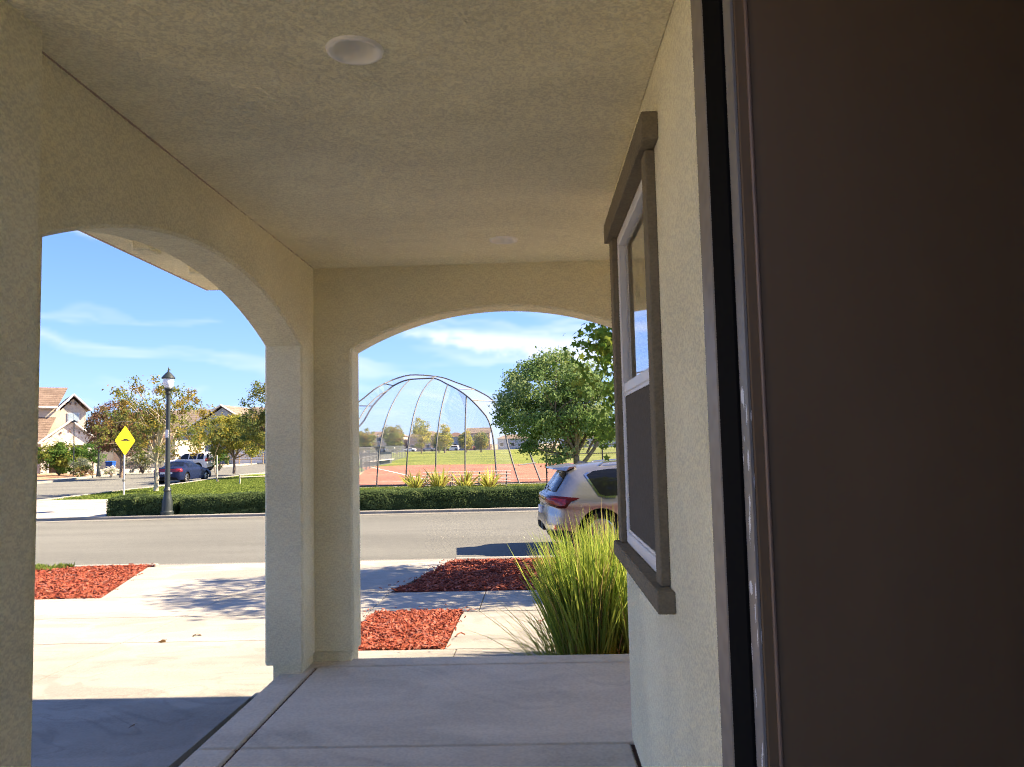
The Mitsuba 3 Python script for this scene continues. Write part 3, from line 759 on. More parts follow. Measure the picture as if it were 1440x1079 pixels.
def hedge(x0, x1, y0, y1, h, label, seed, n):
    k = thing('hedge', label, 'hedge', None)
    r = np.random.default_rng(seed)
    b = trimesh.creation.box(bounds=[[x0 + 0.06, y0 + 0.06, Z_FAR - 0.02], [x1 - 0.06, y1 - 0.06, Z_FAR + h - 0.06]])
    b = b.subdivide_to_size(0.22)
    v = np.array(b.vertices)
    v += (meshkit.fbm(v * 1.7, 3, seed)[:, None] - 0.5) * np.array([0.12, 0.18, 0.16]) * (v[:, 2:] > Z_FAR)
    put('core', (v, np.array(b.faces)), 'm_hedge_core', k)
    C, N = [], []
    area = [(h * (x1 - x0), 0), ((y1 - y0) * (x1 - x0), 1), (h * (y1 - y0), 2), (h * (y1 - y0), 3), (h * (x1 - x0) * 0.5, 4)]
    tot = sum(a for a, _ in area)
    for a, s in area:
        m = int(n * a / tot)
        u, w = r.random(m), r.random(m)
        X, Y, Zz = x0 + u * (x1 - x0), y0 + u * (y1 - y0), Z_FAR + w * h
        if s == 0: C.append(np.column_stack([X, np.full(m, y0), Zz])); N.append(np.tile([0, -1, 0.2], (m, 1)))
        if s == 4: C.append(np.column_stack([X, np.full(m, y1), Zz])); N.append(np.tile([0, 1, 0.2], (m, 1)))
        if s == 1: C.append(np.column_stack([X, y0 + w * (y1 - y0), np.full(m, Z_FAR + h)])); N.append(np.tile([0, 0, 1.0], (m, 1)))
        if s == 2: C.append(np.column_stack([np.full(m, x0), Y, Zz])); N.append(np.tile([-1.0, 0, 0.2], (m, 1)))
        if s == 3: C.append(np.column_stack([np.full(m, x1), Y, Zz])); N.append(np.tile([1.0, 0, 0.2], (m, 1)))
    C, N = np.vstack(C), np.vstack(N).astype(float)
    bump = meshkit.fbm(C * 1.7, 3, seed) - 0.5
    C = C + N * (bump[:, None] * 0.22 + r.normal(0, 0.025, (len(C), 1)) - 0.03)
    # rounded top edges
    e = np.clip((C[:, 2] - (Z_FAR + h - 0.16)) / 0.16, 0, 1)
    cy = (y0 + y1) / 2
    C[:, 1] = cy + (C[:, 1] - cy) * (1 - 0.14 * e ** 2)
    C[:, 2] = np.maximum(C[:, 2], Z_FAR + 0.02)
    pal = np.array([(0.10, 0.145, 0.055), (0.13, 0.18, 0.07), (0.075, 0.115, 0.045), (0.19, 0.24, 0.09)])
    cl_ = (meshkit.noise(C * 2.2, seed + 3) * 3.99).astype(int)
    col = pal[cl_] * r.uniform(0.75, 1.25, (len(C), 1))
    m, cc = leaf_cards(C, 0.055, col, seed, normals=N)
    put('foliage', m, 'm_leaf', k, color=cc)


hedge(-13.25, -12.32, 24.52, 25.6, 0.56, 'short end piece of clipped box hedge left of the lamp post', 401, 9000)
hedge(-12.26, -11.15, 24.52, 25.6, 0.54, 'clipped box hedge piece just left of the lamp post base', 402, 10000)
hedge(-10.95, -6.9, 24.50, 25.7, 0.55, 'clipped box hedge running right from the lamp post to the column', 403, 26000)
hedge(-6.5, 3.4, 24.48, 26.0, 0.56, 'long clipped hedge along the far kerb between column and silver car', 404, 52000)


# tall grass clump by the porch
def ribbons(bases, tips_dir, length, width, droop, cols, seed, segs=6, vee=0.35):
    r = np.random.default_rng(seed)
    n = len(bases)
    t = np.linspace(0, 1, segs + 1)
    D = tips_dir / np.linalg.norm(tips_dir, axis=1, keepdims=True)
    Hh = D.copy(); Hh[:, 2] = 0
    Hh /= np.linalg.norm(Hh, axis=1, keepdims=True) + 1e-9
    cen = bases[:, None] + D[:, None] * (length[:, None] * t)[..., None]
    cen = cen + Hh[:, None] * ((droop * length)[:, None] * t ** 2.2)[..., None] * 0.5
    cen[..., 2] -= (droop * length)[:, None] * t ** 2.4 * 0.75
    ang = r.uniform(0, np.pi, n)
    S = np.stack([np.cos(ang), np.sin(ang), 0 * ang], 1)
    wid = width[:, None] * np.clip(np.minimum(1.0, (1.02 - t) * 3.2), 0.06, 1)
    v = np.stack([cen - S[:, None] * wid[..., None] / 2, cen + S[:, None] * wid[..., None] / 2], 2).reshape(n, -1, 3)
    q = []
    for i in range(segs):
        a = 2 * i
        q += [[a, a + 1, a + 3], [a, a + 3, a + 2]]
    q = np.array(q)
    f = (q[None] + v.shape[1] * np.arange(n)[:, None, None]).reshape(-1, 3)
    c = np.repeat(cols[:, None], v.shape[1], 1)
    return (v.reshape(-1, 3), f), c.reshape(-1, 3)


def grass_clump():
    k = thing('ornamental_grass', 'tall yellow green ornamental grass clump at the end of the porch', 'plant')
    r = np.random.default_rng(77)
    groups = [((0.42, 6.42), 0.20, 1250, 1.16, 0.165), ((0.35, 6.52), 0.13, 600, 1.02, 0.27), ((0.62, 6.75), 0.22, 900, 1.26, 0.20), ((0.85, 6.45), 0.2, 700, 1.2, 0.3)]
    B, D, L, Wd, Dr, Cc = [], [], [], [], [], []
    for (cx, cy), rad, n, ln, spread in groups:
        a, d = r.uniform(0, 2 * np.pi, n), rad * np.sqrt(r.random(n))
        bx, by = cx + d * np.cos(a), cy + d * np.sin(a)
        B.append(np.column_stack([bx, by, zg(by) - 0.05]))
        out = d / rad
        lean = np.abs(r.normal(spread * 0.4 + 0.55 * spread * out, 0.09, n))
        aa = a + r.normal(0, 0.6, n)
        D.append(np.column_stack([lean * np.cos(aa), lean * np.sin(aa), np.ones(n)]))
        L.append(ln * r.uniform(0.55, 1.12, n))
        Wd.append(r.uniform(0.007, 0.016, n))
        Dr.append(np.clip(r.normal(0.06 + 0.10 * out, 0.06, n), 0, 0.5))
        t = r.random((n, 1))
        c = np.array([0.14, 0.25, 0.045]) * (1 - t) + np.array([0.52, 0.58, 0.11]) * t
        dry = r.random(n) < 0.13
        c[dry] = np.array([0.58, 0.46, 0.20]) * r.uniform(0.4, 1.1, (dry.sum(), 1))
        Cc.append(c)
    # loose arching blades on the left side
    n = 100
    a = r.normal(np.pi, 0.7, n)
    B.append(np.column_stack([0.28 + 0.12 * np.cos(a) + r.normal(0, 0.05, n), 6.4 + 0.2 * np.sin(a), np.full(n, float(zg(6.4)) - 0.05)]))
    s = np.abs(r.normal(0.55, 0.28, n))
    D.append(np.column_stack([s * np.cos(a), s * np.sin(a), np.ones(n)]))
    L.append(r.uniform(0.5, 0.95, n)); Wd.append(r.uniform(0.005, 0.009, n)); Dr.append(r.uniform(0.15, 0.6, n))
    t = r.random((n, 1))
    Cc.append(np.array([0.16, 0.25, 0.05]) * (1 - t) + np.array([0.45, 0.44, 0.12]) * t)
    m, c = ribbons(np.vstack(B), np.vstack(D), np.concatenate(L), np.concatenate(Wd), np.concatenate(Dr), np.vstack(Cc), 5)
    put('blade_mass', m, 'm_blade', k, color=c)
    tag(f'{k}__blade_mass', kind='stuff')


grass_clump()


def flax(i, x, y, label, h):
    k = thing('flax_plant', label, 'plant')
    r = np.random.default_rng(500 + i)
    n = 75
    a = r.uniform(0, 2 * np.pi, n)
    s = np.abs(r.normal(0.42, 0.28, n))
    B = np.column_stack([x + 0.10 * np.cos(a), y + 0.1 * np.sin(a), np.full(n, Z_FAR)])
    D = np.column_stack([s * np.cos(a), s * np.sin(a), np.ones(n)])
    t = r.random((n, 1))
    c = np.array([0.28, 0.34, 0.06]) * (1 - t) + np.array([0.62, 0.58, 0.15]) * t
    br = r.random(n) < 0.15
    c[br] = (0.24, 0.14, 0.07)
    m, cc = ribbons(B, D, h * r.uniform(0.6, 1.15, n), r.uniform(0.045, 0.075, n), r.uniform(0.05, 0.5, n), c, 600 + i)
    put('leaf_mass', m, 'm_blade', k, color=cc)
    tag(f'{k}__leaf_mass', kind='stuff')


for i, (x, y, lab, h) in enumerate([(-5.08, 34.4, 'spiky yellow green flax plant, first from the left behind the hedge', 1.0), (-4.15, 34.9, 'spiky flax plant with brown blades, second from the left behind the hedge', 1.1),
                                    (-2.98, 34.4, 'spiky yellow green flax plant, third from the left behind the hedge', 1.02), (-1.93, 34.6, 'brightest yellow flax plant, nearest the silver car', 1.02)]):
    flax(i, x, y, lab, h)


# lawn tufts
def tufts(poly, n, h, seed, z):
    r = np.random.default_rng(seed)
    x0, y0, x1, y1 = poly.bounds
    P = r.uniform((x0, y0), (x1, y1), (n * 4, 2))
    P = P[contains_xy(poly, P[:, 0], P[:, 1])][:n]
    n = len(P)
    a = r.uniform(0, 2 * np.pi, (n, 3))
    base = np.column_stack([P, np.full(n, z)])
    tri = []
    for k in range(3):
        d = np.stack([np.cos(a[:, k]), np.sin(a[:, k]), 0 * a[:, k]], 1)
        e = np.stack([-d[:, 1], d[:, 0], 0 * a[:, k]], 1) * 0.03
        tri.append(np.stack([base - e, base + e, base + d * 0.05 + np.array([0, 0, 1]) * (h * r.uniform(0.5, 1.2, (n, 1)))], 1))
    v = np.concatenate(tri, 1).reshape(-1, 3)
    f = np.arange(len(v)).reshape(-1, 3)
    t = r.random((n, 1))
    c = np.array([0.10, 0.15, 0.028]) * (1 - t) + np.array([0.23, 0.28, 0.07]) * t
    return (v, f), np.repeat(c, 9, 0)


m, c = tufts(lawn.intersection(sbox(-30, 30, 0, 60)), 22000, 0.06, 71, Z_FAR - 0.006)
put('grass', m, 'm_leaf', color=c, label='mown lawn grass between the side road and the backstop', cat='grass', kind='stuff')
m, c = tufts(lawn2.intersection(sbox(-9.4, 30, 4, 38.2)), 15000, 0.06, 72, Z_FAR - 0.006)
put('grass', m, 'm_leaf', color=c, label='strip of lawn grass behind the long hedge', cat='grass', kind='stuff')
m, c = tufts(Polygon([(-9.8, 13.2), (-8.1, 13.3), (-8.0, 13.84), (-9.9, 13.84)]), 500, 0.09, 73, -0.47)
put('weeds', m, 'm_leaf', color=c * 0.9, label='patch of pale green weeds at the far edge of the left mulch bed', cat='weeds', kind='stuff')

# fallen leaves on the drive
LEAVES = [(-3.62, 7.75, 'dry brown leaf on the sunlit driveway, left one of the middle two'), (-3.42, 8.0, 'dry brown leaf on the sunlit driveway, right one of the middle two'),
          (-4.35, 6.25, 'dry leaf near the left edge of the sunlit driveway just beyond the shadow'), (-2.9, 4.35, 'dry leaf on the shaded driveway, nearest the porch slab edge'), (-2.62, 5.2, 'dry leaf on the shaded driveway close to the sunlight line'), (-3.25, 4.25, 'dry leaf on the shaded driveway, nearest the left pier')]
for i, (x, y, leaf_label) in enumerate(LEAVES):
    r = np.random.default_rng(900 + i)
    m, c = leaf_cards(np.array([[x, y, float(zg(y)) + 0.012], [x + 0.04, y + 0.03, float(zg(y)) + 0.012]])[:1 + i % 2], 0.075, np.full((1 + i % 2, 3), (0.12, 0.07, 0.03)), 900 + i, 'star', up=3)
    put('fallen_leaf', m, 'm_leaf', color=c, label=leaf_label, cat='leaf', group='dry leaves scattered on the driveway')

# ------------------------------------------------------------------ street furniture
LX, LY = -11.32, 24.46


def lamp_post(x, y, z, label, plate=True):
    k = thing('street_lamp', label, 'street lamp', None)
    put('base', lathe([(0.0, 0), (0.20, 0), (0.20, 0.10), (0.17, 0.14), (0.155, 0.42), (0.125, 0.52), (0.10, 0.72), (0.12, 0.76), (0.10, 0.80), (0.078, 0.86)], 20, (x, y, z)), 'm_pole_green', k, smooth=30)
    put('pole', lathe([(0.078, 0.86), (0.058, 3.70), (0.075, 3.72), (0.085, 3.78), (0.06, 3.82)], 16, (x, y, z)), 'm_pole_green', k, smooth=30)
    put('holder', lathe([(0.05, 3.78), (0.10, 3.84), (0.135, 3.90), (0.11, 3.93), (0.0, 3.93)], 20, (x, y, z)), 'm_pole_green', k, smooth=30)
    put('globe', lathe([(0.0, 3.931), (0.105, 3.935), (0.15, 4.02), (0.165, 4.12), (0.155, 4.21), (0.0, 4.212)], 24, (x, y, z)), 'm_globe', k, smooth=40)
    put('cap', lathe([(0.0, 4.213), (0.20, 4.215), (0.205, 4.235), (0.17, 4.29), (0.09, 4.38), (0.05, 4.42), (0.035, 4.44), (0.0, 4.44)], 24, (x, y, z)), 'm_pole_green', k, smooth=30)
    put('finial', lathe([(0.02, 4.44), (0.032, 4.47), (0.012, 4.50), (0.02, 4.52), (0.0, 4.60)], 12, (x, y, z)), 'm_pole_green', k, smooth=30)
    if plate:
        put('plate', cbox(x - 0.045, x + 0.045, y - 0.088, y - 0.072, z + 2.38, z + 2.62, 0.004), 'm_white_paint', k)
    return k


lamp_post(LX, LY, Z_FAR, 'tall dark street lamp with white globe between the hedge pieces')
lamp_post(-36.5, 66.2, Z_FAR, 'grey street lamp across the side road, its top hidden by the reddish tree', False)
lamp_post(-29.45, 151, Z_FAR, 'distant dark street lamp beyond the dugout fence', False)
k = thing('slim_post', 'slim dark post with small lamp head in front of the tan house', 'lamp post')
put('pole', tube([[-40.86, 70, Z_FAR], [-40.86, 70, 4.35]], 0.045, 8), 'm_pole_green', k)
put('head', hull([[-40.86 + a, 70 + b, 4.3 + c_] for a in (-0.2, 0.2) for b in (-0.1, 0.1) for c_ in (0, 0.1)] + [[-40.86, 70, 4.55]]), 'm_pole_green', k)

# warning sign: yellow diamond, turned towards the side road
sg = thing('warning_sign', 'yellow diamond speed hump warning sign on a thin grey post', 'sign')
SX, SY, SZ, SA = -13.98, 27.0, 1.92, math.radians(79)


def sign_local(m):
    return move(m, (SX, SY, 0), SA)


dm = [(0.0, 0.51), (-0.51, 0.0), (0.0, -0.51), (0.51, 0.0)]
rd = Polygon(dm).buffer(-0.05).buffer(0.05, 6)


def sign_plate(poly, y, t, z=SZ):
    v, f = extr(poly, t)
    return sign_local((np.column_stack([v[:, 0], y - v[:, 2], v[:, 1] + z]), f))


put('panel', sign_plate(rd, 0.0, 0.006), 'm_sign_yellow', sg)
ring = rd.buffer(-0.025).difference(rd.buffer(-0.040))
put('border', sign_plate(ring, -0.0062, 0.002), 'm_sign_black', sg)
hump = Polygon([(-0.24, -0.012), (0.24, -0.012), (0.24, 0.016), (0.15, 0.016)] + [(0.15 * math.cos(a), 0.016 + 0.04 * math.sin(a)) for a in np.linspace(0.15, math.pi - 0.15, 14)] + [(-0.15, 0.016), (-0.24, 0.016)])
put('symbol', sign_plate(hump, -0.0062, 0.002), 'm_sign_black', sg)
put('seam', sign_plate(sbox(0.115, -0.36, 0.135, 0.36), -0.0062, 0.003), 'm_sign_black', sg)
put('post', sign_local(cbox(-0.025, 0.025, 0.004, 0.04, Z_FAR, SZ + 0.45, 0.004)), 'm_galv_light', sg)
put('bracket', sign_local(cbox(-0.05, 0.05, -0.004, 0.055, 0.52, 0.60, 0.006)), 'm_galv', sg)

# staked sapling
sp = thing('staked_sapling', 'thin staked sapling on the lawn with pale wooden stake', 'tree')
put('stake', cbox(-19.83, -19.75, 49.46, 49.54, Z_FAR, 1.22, 0.01), 'm_stake', sp)
put('trunk', limb((-19.68, 49.5, Z_FAR), (-19.62, 49.5, 2.0), 0.03, 0.012, 8), 'm_bark', sp, smooth=True)
P_, I_, C_, O_ = crown_points((-19.66, 49.5, 2.6), (0.5, 0.5, 0.8), 12, 20, 0.25, 88)
m, c = leaf_cards(C_, 0.12, np.array(OLIVE)[np.random.default_rng(1).integers(0, 4, len(C_))], 89)
put('crown', m, 'm_leaf', sp, color=c)


def rail_fence(name, label, a, b, zs, zt, n_posts, rails, material, pw=0.07, cat='fence'):
    k = thing(name, label, cat)
    a, b = np.array(a, float), np.array(b, float)
    for t in np.linspace(0, 1, n_posts):
        p = a + (b - a) * t
        put('post', cbox(p[0] - pw / 2, p[0] + pw / 2, p[1] - pw / 2, p[1] + pw / 2, zs, zt, 0.008), material, k)
    for z in rails:
        put('rail', tube([[a[0], a[1] - pw / 2 - 0.02, z], [b[0], b[1] - pw / 2 - 0.02, z]], pw * 0.42, 6), material, k)
    return k


rail_fence('white_rail_fence', 'low pale rail fence on the lawn beside the porch column', (-16.9, 45.6), (-14.6, 47.6), Z_FAR, 0.12, 3, (-0.05, 0.10), 'm_stake')
rail_fence('wood_fence', 'low brown wooden rail fence beyond the side road, left of the column', (-44.5, 111), (-33.5, 108), Z_FAR, 1.0, 7, (0.2, 0.55, 0.9), 'm_wood_fence', 0.14)

# bleacher behind the flax plants
bl = thing('bleacher', 'low white slatted bleacher behind the flax plants', 'bleacher')
for i in range(4):
    put('bench', cbox(-5.3, -1.1, 37.0 + 0.32 * i, 37.24 + 0.32 * i, -0.22 + 0.14 * i, -0.185 + 0.14 * i, 0.008), 'm_bleacher', bl)
for x in (-5.1, -3.9, -2.6, -1.3):
    put('support', join(tube([[x, 36.98, Z_FAR], [x, 38.2, 0.18]], 0.025, 6), tube([[x, 38.2, Z_FAR], [x, 38.2, 0.18]], 0.025, 6), tube([[x, 37.2, Z_FAR], [x, 37.2, -0.23]], 0.025, 6)), 'm_galv', bl)

# backstop: a domed frame of bent pipe with netting
bs = thing('backstop', 'tall domed pipe frame baseball backstop with netting on the red infield', 'backstop')


def spline(pts, n=24):
    P = np.asarray(pts, float)
    t = np.concatenate([[0], np.cumsum(np.linalg.norm(np.diff(P, axis=0), axis=1))])
    from scipy.interpolate import PchipInterpolator
    return PchipInterpolator(t, P)(np.linspace(0, t[-1], n))


H1 = spline([(-11.3, 39.2, -0.4), (-10.6, 40.5, 1.3), (-9.06, 42.0, 2.73), (-8.53, 42.4, 3.69), (-7.97, 42.7, 4.35), (-7.51, 43.0, 4.80), (-6.58, 43.0, 5.12), (-5.46, 43.0, 5.15), (-4.44, 42.0, 4.71), (-3.3, 40.0, 3.97), (-2.61, 39.7, 3.27), (-2.19, 39.5, 2.70), (-1.95, 39.3, 1.7), (-1.85, 39.1, 0.33), (-1.80, 39.0, -0.45)], 60)
H2 = spline([(-12.6, 39.2, -0.4), (-11.6, 40.5, 1.9), (-10.3, 41.8, 3.2), (-9.2, 42.5, 4.01), (-8.44, 43.0, 4.70), (-7.58, 44.0, 5.25), (-6.63, 44.0, 5.45), (-5.16, 44.0, 5.30), (-4.03, 43.0, 4.86), (-2.85, 42.0, 4.32), (-2.01, 41.0, 3.72), (-1.51, 40.0, 2.60), (-1.25, 39.6, 1.42), (-0.72, 39.0, -0.45)], 60)
poles = [spline(p, 18) for p in ([(-9.35, 39, -0.4), (-9.2, 39.1, 1.0), (-8.9, 39.8, 2.5), (-8.4, 41.2, 3.8), (-7.75, 42.85, 4.55)], [(-7.7, 39, -0.4), (-7.6, 39, 0.92), (-7.41, 39.6, 2.5), (-7.07, 41, 3.97), (-6.62, 43, 5.08)],
                                 [(-6.29, 39, -0.4), (-6.16, 39, 1.17), (-6.05, 39.5, 2.37), (-5.8, 41, 4.04), (-5.3, 43, 5.15)], [(-4.8, 39, -0.4), (-4.78, 39, 0.77), (-4.68, 39.5, 2.43), (-4.53, 40.5, 3.79), (-4.44, 42, 4.70)],
                                 [(-3.36, 39, -0.4), (-3.34, 39.2, 1.8), (-3.30, 40, 3.96)])]
put('hoop', tube(H1, 0.042, 8), 'm_galv', bs, smooth=True)
put('hoop', tube(H2, 0.042, 8), 'm_galv', bs, smooth=True)
for p in poles:
    put('pole', tube(p, 0.036, 8), 'm_galv', bs, smooth=True)
put('brace_pole', tube([[0.32, 40.7, -0.4], [-0.33, 41.5, 1.39], [-0.75, 42.0, 2.5]], 0.05, 8), 'm_galv', bs)
for a_, b_ in (((-3.79, 41.4, 4.42), (-3.02, 42.2, 4.42)), ((-3.0, 39.9, 3.72), (-2.01, 41, 3.72)), ((-0.75, 39.1, 0.45), (0.10, 41.0, 0.5)), ((-8.53, 42.4, 3.69), (-9.5, 42.2, 3.72)), ((-7.5, 43, 4.8), (-8.1, 43.4, 4.95)), ((-5.6, 43, 5.15), (-5.3, 44, 5.32))):
    put('cross_bar', tube([a_, b_], 0.032, 6), 'm_galv', bs)
put('kick_board', cbox(-9.4, -6.2, 39.02, 39.09, Z_FAR - 0.02, Z_FAR + 0.09, 0.01), 'm_black_metal', bs)
put('kick_board', cbox(-6.19, 1.4, 39.02, 39.07, Z_FAR + 0.02, Z_FAR + 0.08, 0.01), 'm_galv', bs)


def strip(A, B):
    n = len(A)
    v = np.vstack([A, B])
    f = np.array([q for i in range(n - 1) for q in ([i, i + 1, n + i + 1], [i, n + i + 1, n + i])])
    return v, f


for a_, b_ in zip(poles[:-1], poles[1:]):
    put('net', strip(a_, b_), 'm_chain_net', bs)
put('net', strip(H1, H2), 'm_chain_net', bs)
put('net', strip(poles[-1], H1[38:56][::-1]), 'm_chain_net', bs)


def chain_fence(name, label, pts, zt, step, net, rails=(0.0,), pr_=0.03, post_mat='m_black_metal', cat='fence'):
    k = thing(name, label, cat)
    line = LineString(pts)
    L = line.length
    n = max(2, int(L / step) + 1)
    P = [np.array(line.interpolate(t).coords[0]) for t in np.linspace(0, L, n)]
    for p in P:
        put('post', tube([[p[0], p[1], Z_FAR - 0.02], [p[0], p[1], zt + 0.04]], pr_, 6), post_mat, k)
    for z in rails:
        for a, b in zip(pts[:-1], pts[1:]):
            put('rail', tube([[a[0], a[1], zt - z], [b[0], b[1], zt - z]], pr_ * 0.75, 6), post_mat, k)
    for a, b in zip(pts[:-1], pts[1:]):
        put('netting', (np.array([[a[0], a[1], Z_FAR], [b[0], b[1], Z_FAR], [b[0], b[1], zt], [a[0], a[1], zt]]), np.array([[0, 1, 2], [0, 2, 3]])), net, k)
    return k


chain_fence('side_fence', 'black chain link fence with tall posts beside the round tree', [(0.62, 38.8), (2.75, 39.4), (9.0, 41.0)], 1.35, 2.2, 'm_chain_net', (0.0, 0.42, 1.0), 0.035)
chain_fence('dugout_fence', 'grey chain link dugout fence along the left of the infield', [(-12.9, 58), (-15.6, 78), (-22.5, 140)], 1.45, 4.5, 'm_fence_net', (0.0, 0.8), 0.05, 'm_galv')
bp_ = thing('dugout', 'low dugout bench shelter with dark panels left of the infield', 'dugout')
put('panel', cbox(-16.6, -16.4, 76, 92, Z_FAR, 0.9), 'm_galv', bp_)
put('bench', cbox(-16.3, -15.9, 77, 91, 0.05, 0.12), 'm_bleacher', bp_)
put('roof', cbox(-17.2, -15.4, 75.5, 92.5, 1.50, 1.58), 'm_black_metal', bp_)

# recycling bin
rb = thing('recycling_bin', 'blue wheeled recycling bin beside the house driveway', 'bin')
bx, by = -40.2, 75.0
put('body', hull([[bx + s * w, by + t * w, z] for s in (-1, 1) for t in (-1, 1) for w, z in ((0.26, Z_FAR + 0.04), (0.34, 0.62))]), 'm_blue_bin', rb)
put('lid', hull([[bx + s * w, by + t * w, z] for s in (-1, 1) for t in (-1, 1) for w, z in ((0.37, 0.625), (0.37, 0.68), (0.25, 0.76))]), 'm_blue_bin', rb)
for s in (-1, 1):
    put('wheel', axes(lathe([(0, -0.03), (0.10, -0.03), (0.10, 0.03), (0, 0.03)], 12), (2, 0, 1), (bx + s * 0.27, by + 0.3, Z_FAR + 0.09)), 'm_tyre', rb)


# ------------------------------------------------------------------ cars
class Car:
    """body as a side outline whose half width swells from its rim; windows and lamps are patches laid on that surface"""

    def __init__(self, prof, width, belt, top, roof_w, wheels, wr, r=0.45, p=4.0, fine=0.05):
        self.prof = Polygon(prof)
        low = min(q[1] for q in prof)
        self.dist = Polygon([(x, z if z > low + 0.16 else z - 1.2) for x, z in prof]).exterior
        self.w, self.belt, self.top, self.rw, self.r, self.p, self.fine = width / 2, belt, top, roof_w / 2, r, p, fine
        self.wheels, self.wr = wheels, wr

    def W(self, x, z):
        d = shapely.distance(shapely.points(np.asarray(x, float), np.asarray(z, float)), self.dist)
        e = (1 - (1 - np.clip(d / self.r, 0, 1)) ** self.p) ** (1 / self.p)
        t = np.clip((z - self.belt) / (self.top - self.belt), 0, 1)
        w = self.w * (1 - t) + self.rw * t + 0.012 * np.exp(-((z - self.belt + 0.10) / 0.05) ** 2)
        low = np.clip((0.55 - z) / 0.35, 0, 1)
        return w * e * (1 - 0.05 * low ** 2)

    def tri(self, poly, step, off=0.0, side=-1):
        """triangulates poly (in the side view) and lays it on the surface of one side"""
        poly = poly.intersection(self.prof)
        if poly.geom_type != 'Polygon':
            poly = max(poly.geoms, key=lambda g: g.area)
        pts = [np.array(poly.segmentize(step).exterior.coords)[:-1]]
        for d in (0.003, 0.008, 0.016, 0.03, 0.05, 0.08, 0.12, 0.18, 0.26, 0.35):
            ring = self.prof.buffer(-d)
            for g in getattr(ring, 'geoms', [ring]):
                if not g.is_empty:
                    q = np.array(g.segmentize(step).exterior.coords)[:-1]
                    pts.append(q[contains_xy(poly.buffer(-0.2 * step * 0.1), q[:, 0], q[:, 1])])
        x0, y0, x1, y1 = poly.bounds
        gx, gz = np.meshgrid(np.arange(x0, x1, step * 1.3), np.arange(y0, y1, step * 1.3))
        q = np.column_stack([gx.ravel(), gz.ravel()]) + 1e-4
        inner = poly.buffer(-step * 0.5).intersection(self.prof.buffer(-0.37)) if off == 0 else poly.buffer(-step * 0.4)
        if not inner.is_empty:
            pts.append(q[contains_xy(inner, q[:, 0], q[:, 1])])
        P = np.unique(np.round(np.vstack(pts), 5), axis=0)
        D = Delaunay(P)
        s = D.simplices
        cen = P[s].mean(1)
        s = s[contains_xy(poly, cen[:, 0], cen[:, 1])]
        a = P[s]
        ar = (a[:, 1, 0] - a[:, 0, 0]) * (a[:, 2, 1] - a[:, 0, 1]) - (a[:, 2, 0] - a[:, 0, 0]) * (a[:, 1, 1] - a[:, 0, 1])
        s = np.where(ar[:, None] < 0, s[:, ::-1], s)
        w = self.W(P[:, 0], P[:, 1])
        V = np.column_stack([P[:, 0], -w, P[:, 1]])
        if off:
            e = 0.002
            dx = (self.W(P[:, 0] + e, P[:, 1]) - self.W(P[:, 0] - e, P[:, 1])) / (2 * e)
            dz = (self.W(P[:, 0], P[:, 1] + e) - self.W(P[:, 0], P[:, 1] - e)) / (2 * e)
            N = np.column_stack([-dx, -np.ones(len(P)), -dz])
            V = V + N / np.linalg.norm(N, axis=1, keepdims=True) * off
        if side > 0:
            V = V * [1, -1, 1]
            s = s[:, ::-1]
        return V, s

    def body(self):
        poly = self.prof
        for x in self.wheels:
            poly = poly.difference(Point(x, self.wr).buffer(self.wr * 1.16, 20))
        m = join(self.tri(poly, self.fine, 0, -1), self.tri(poly, self.fine, 0, 1))
        t = trimesh.Trimesh(*m, process=False)
        t.merge_vertices(digits_vertex=4)
        return tm(t)


def build_car(key, label, car, at, heading, paint, windows, patches, pair=(), rear=None, group=None, wheel_parts=True, plate=None, extra=None, cat='car'):
    k = thing(key, label, cat, group)
    pos = lambda m: move(m, at, heading)
    put('body', pos(car.body()), paint, k, smooth=35)
    for wpoly in windows:
        for s in (-1, 1):
            put('side_window', pos(car.tri(Polygon(wpoly), car.fine, 0.004, s)), 'm_car_glass', k, smooth=True)
    for nm, poly, mt, off in patches:
        m = join(car.tri(poly, car.fine * 0.6, off, -1), car.tri(poly, car.fine * 0.6, off, 1))
        put(nm, pos(m), mt, k, smooth=40)
    for nm, poly, mt, off in pair:
        for s in (-1, 1):
            put(nm, pos(car.tri(poly, car.fine * 0.6, off, s)), mt, k, smooth=True)
    L0, L1 = car.prof.bounds[0], car.prof.bounds[2]
    wi = car.w * 0.98
    put('underbody', pos(cbox(L0 + 0.35, L1 - 0.35, -wi + 0.28, wi - 0.28, 0.20, car.belt - 0.05)), 'm_car_plastic', k)
    for x in car.wheels:
        for s in (-1, 1):
            y = s * (wi - 0.13)
            tyre = lathe([(car.wr * 0.62, -0.10), (car.wr * 0.93, -0.115), (car.wr, -0.07), (car.wr, 0.07), (car.wr * 0.93, 0.115), (car.wr * 0.62, 0.10)], 28)
            wk = put('wheel', pos(axes(tyre, (0, 2, 1), (x, y, car.wr))), 'm_tyre', k, smooth=35)
            if wheel_parts:
                sp = [lathe([(0.0, 0.05), (car.wr * 0.16, 0.055), (car.wr * 0.16, 0.0)], 16), lathe([(car.wr * 0.64, 0.085), (car.wr * 0.57, 0.09), (car.wr * 0.56, -0.05)], 28), lathe([(0.0, 0.005), (car.wr * 0.57, 0.0)], 24)]
                for a in range(5):
                    q = cbox(0.03, car.wr * 0.6, -0.032, 0.032, 0.01, 0.07, 0.01)
                    sp.append(move(q, rz=a * 2 * math.pi / 5))
                m = join(*sp)
                if s < 0:
                    m = (m[0] * [1, 1, -1], np.asarray(m[1])[:, ::-1])
                put('rim', pos(axes(m, (0, 2, 1), (x, y + s * 0.02, car.wr))), 'm_rim', wk)
    if extra:
        extra(k, pos)
    return k


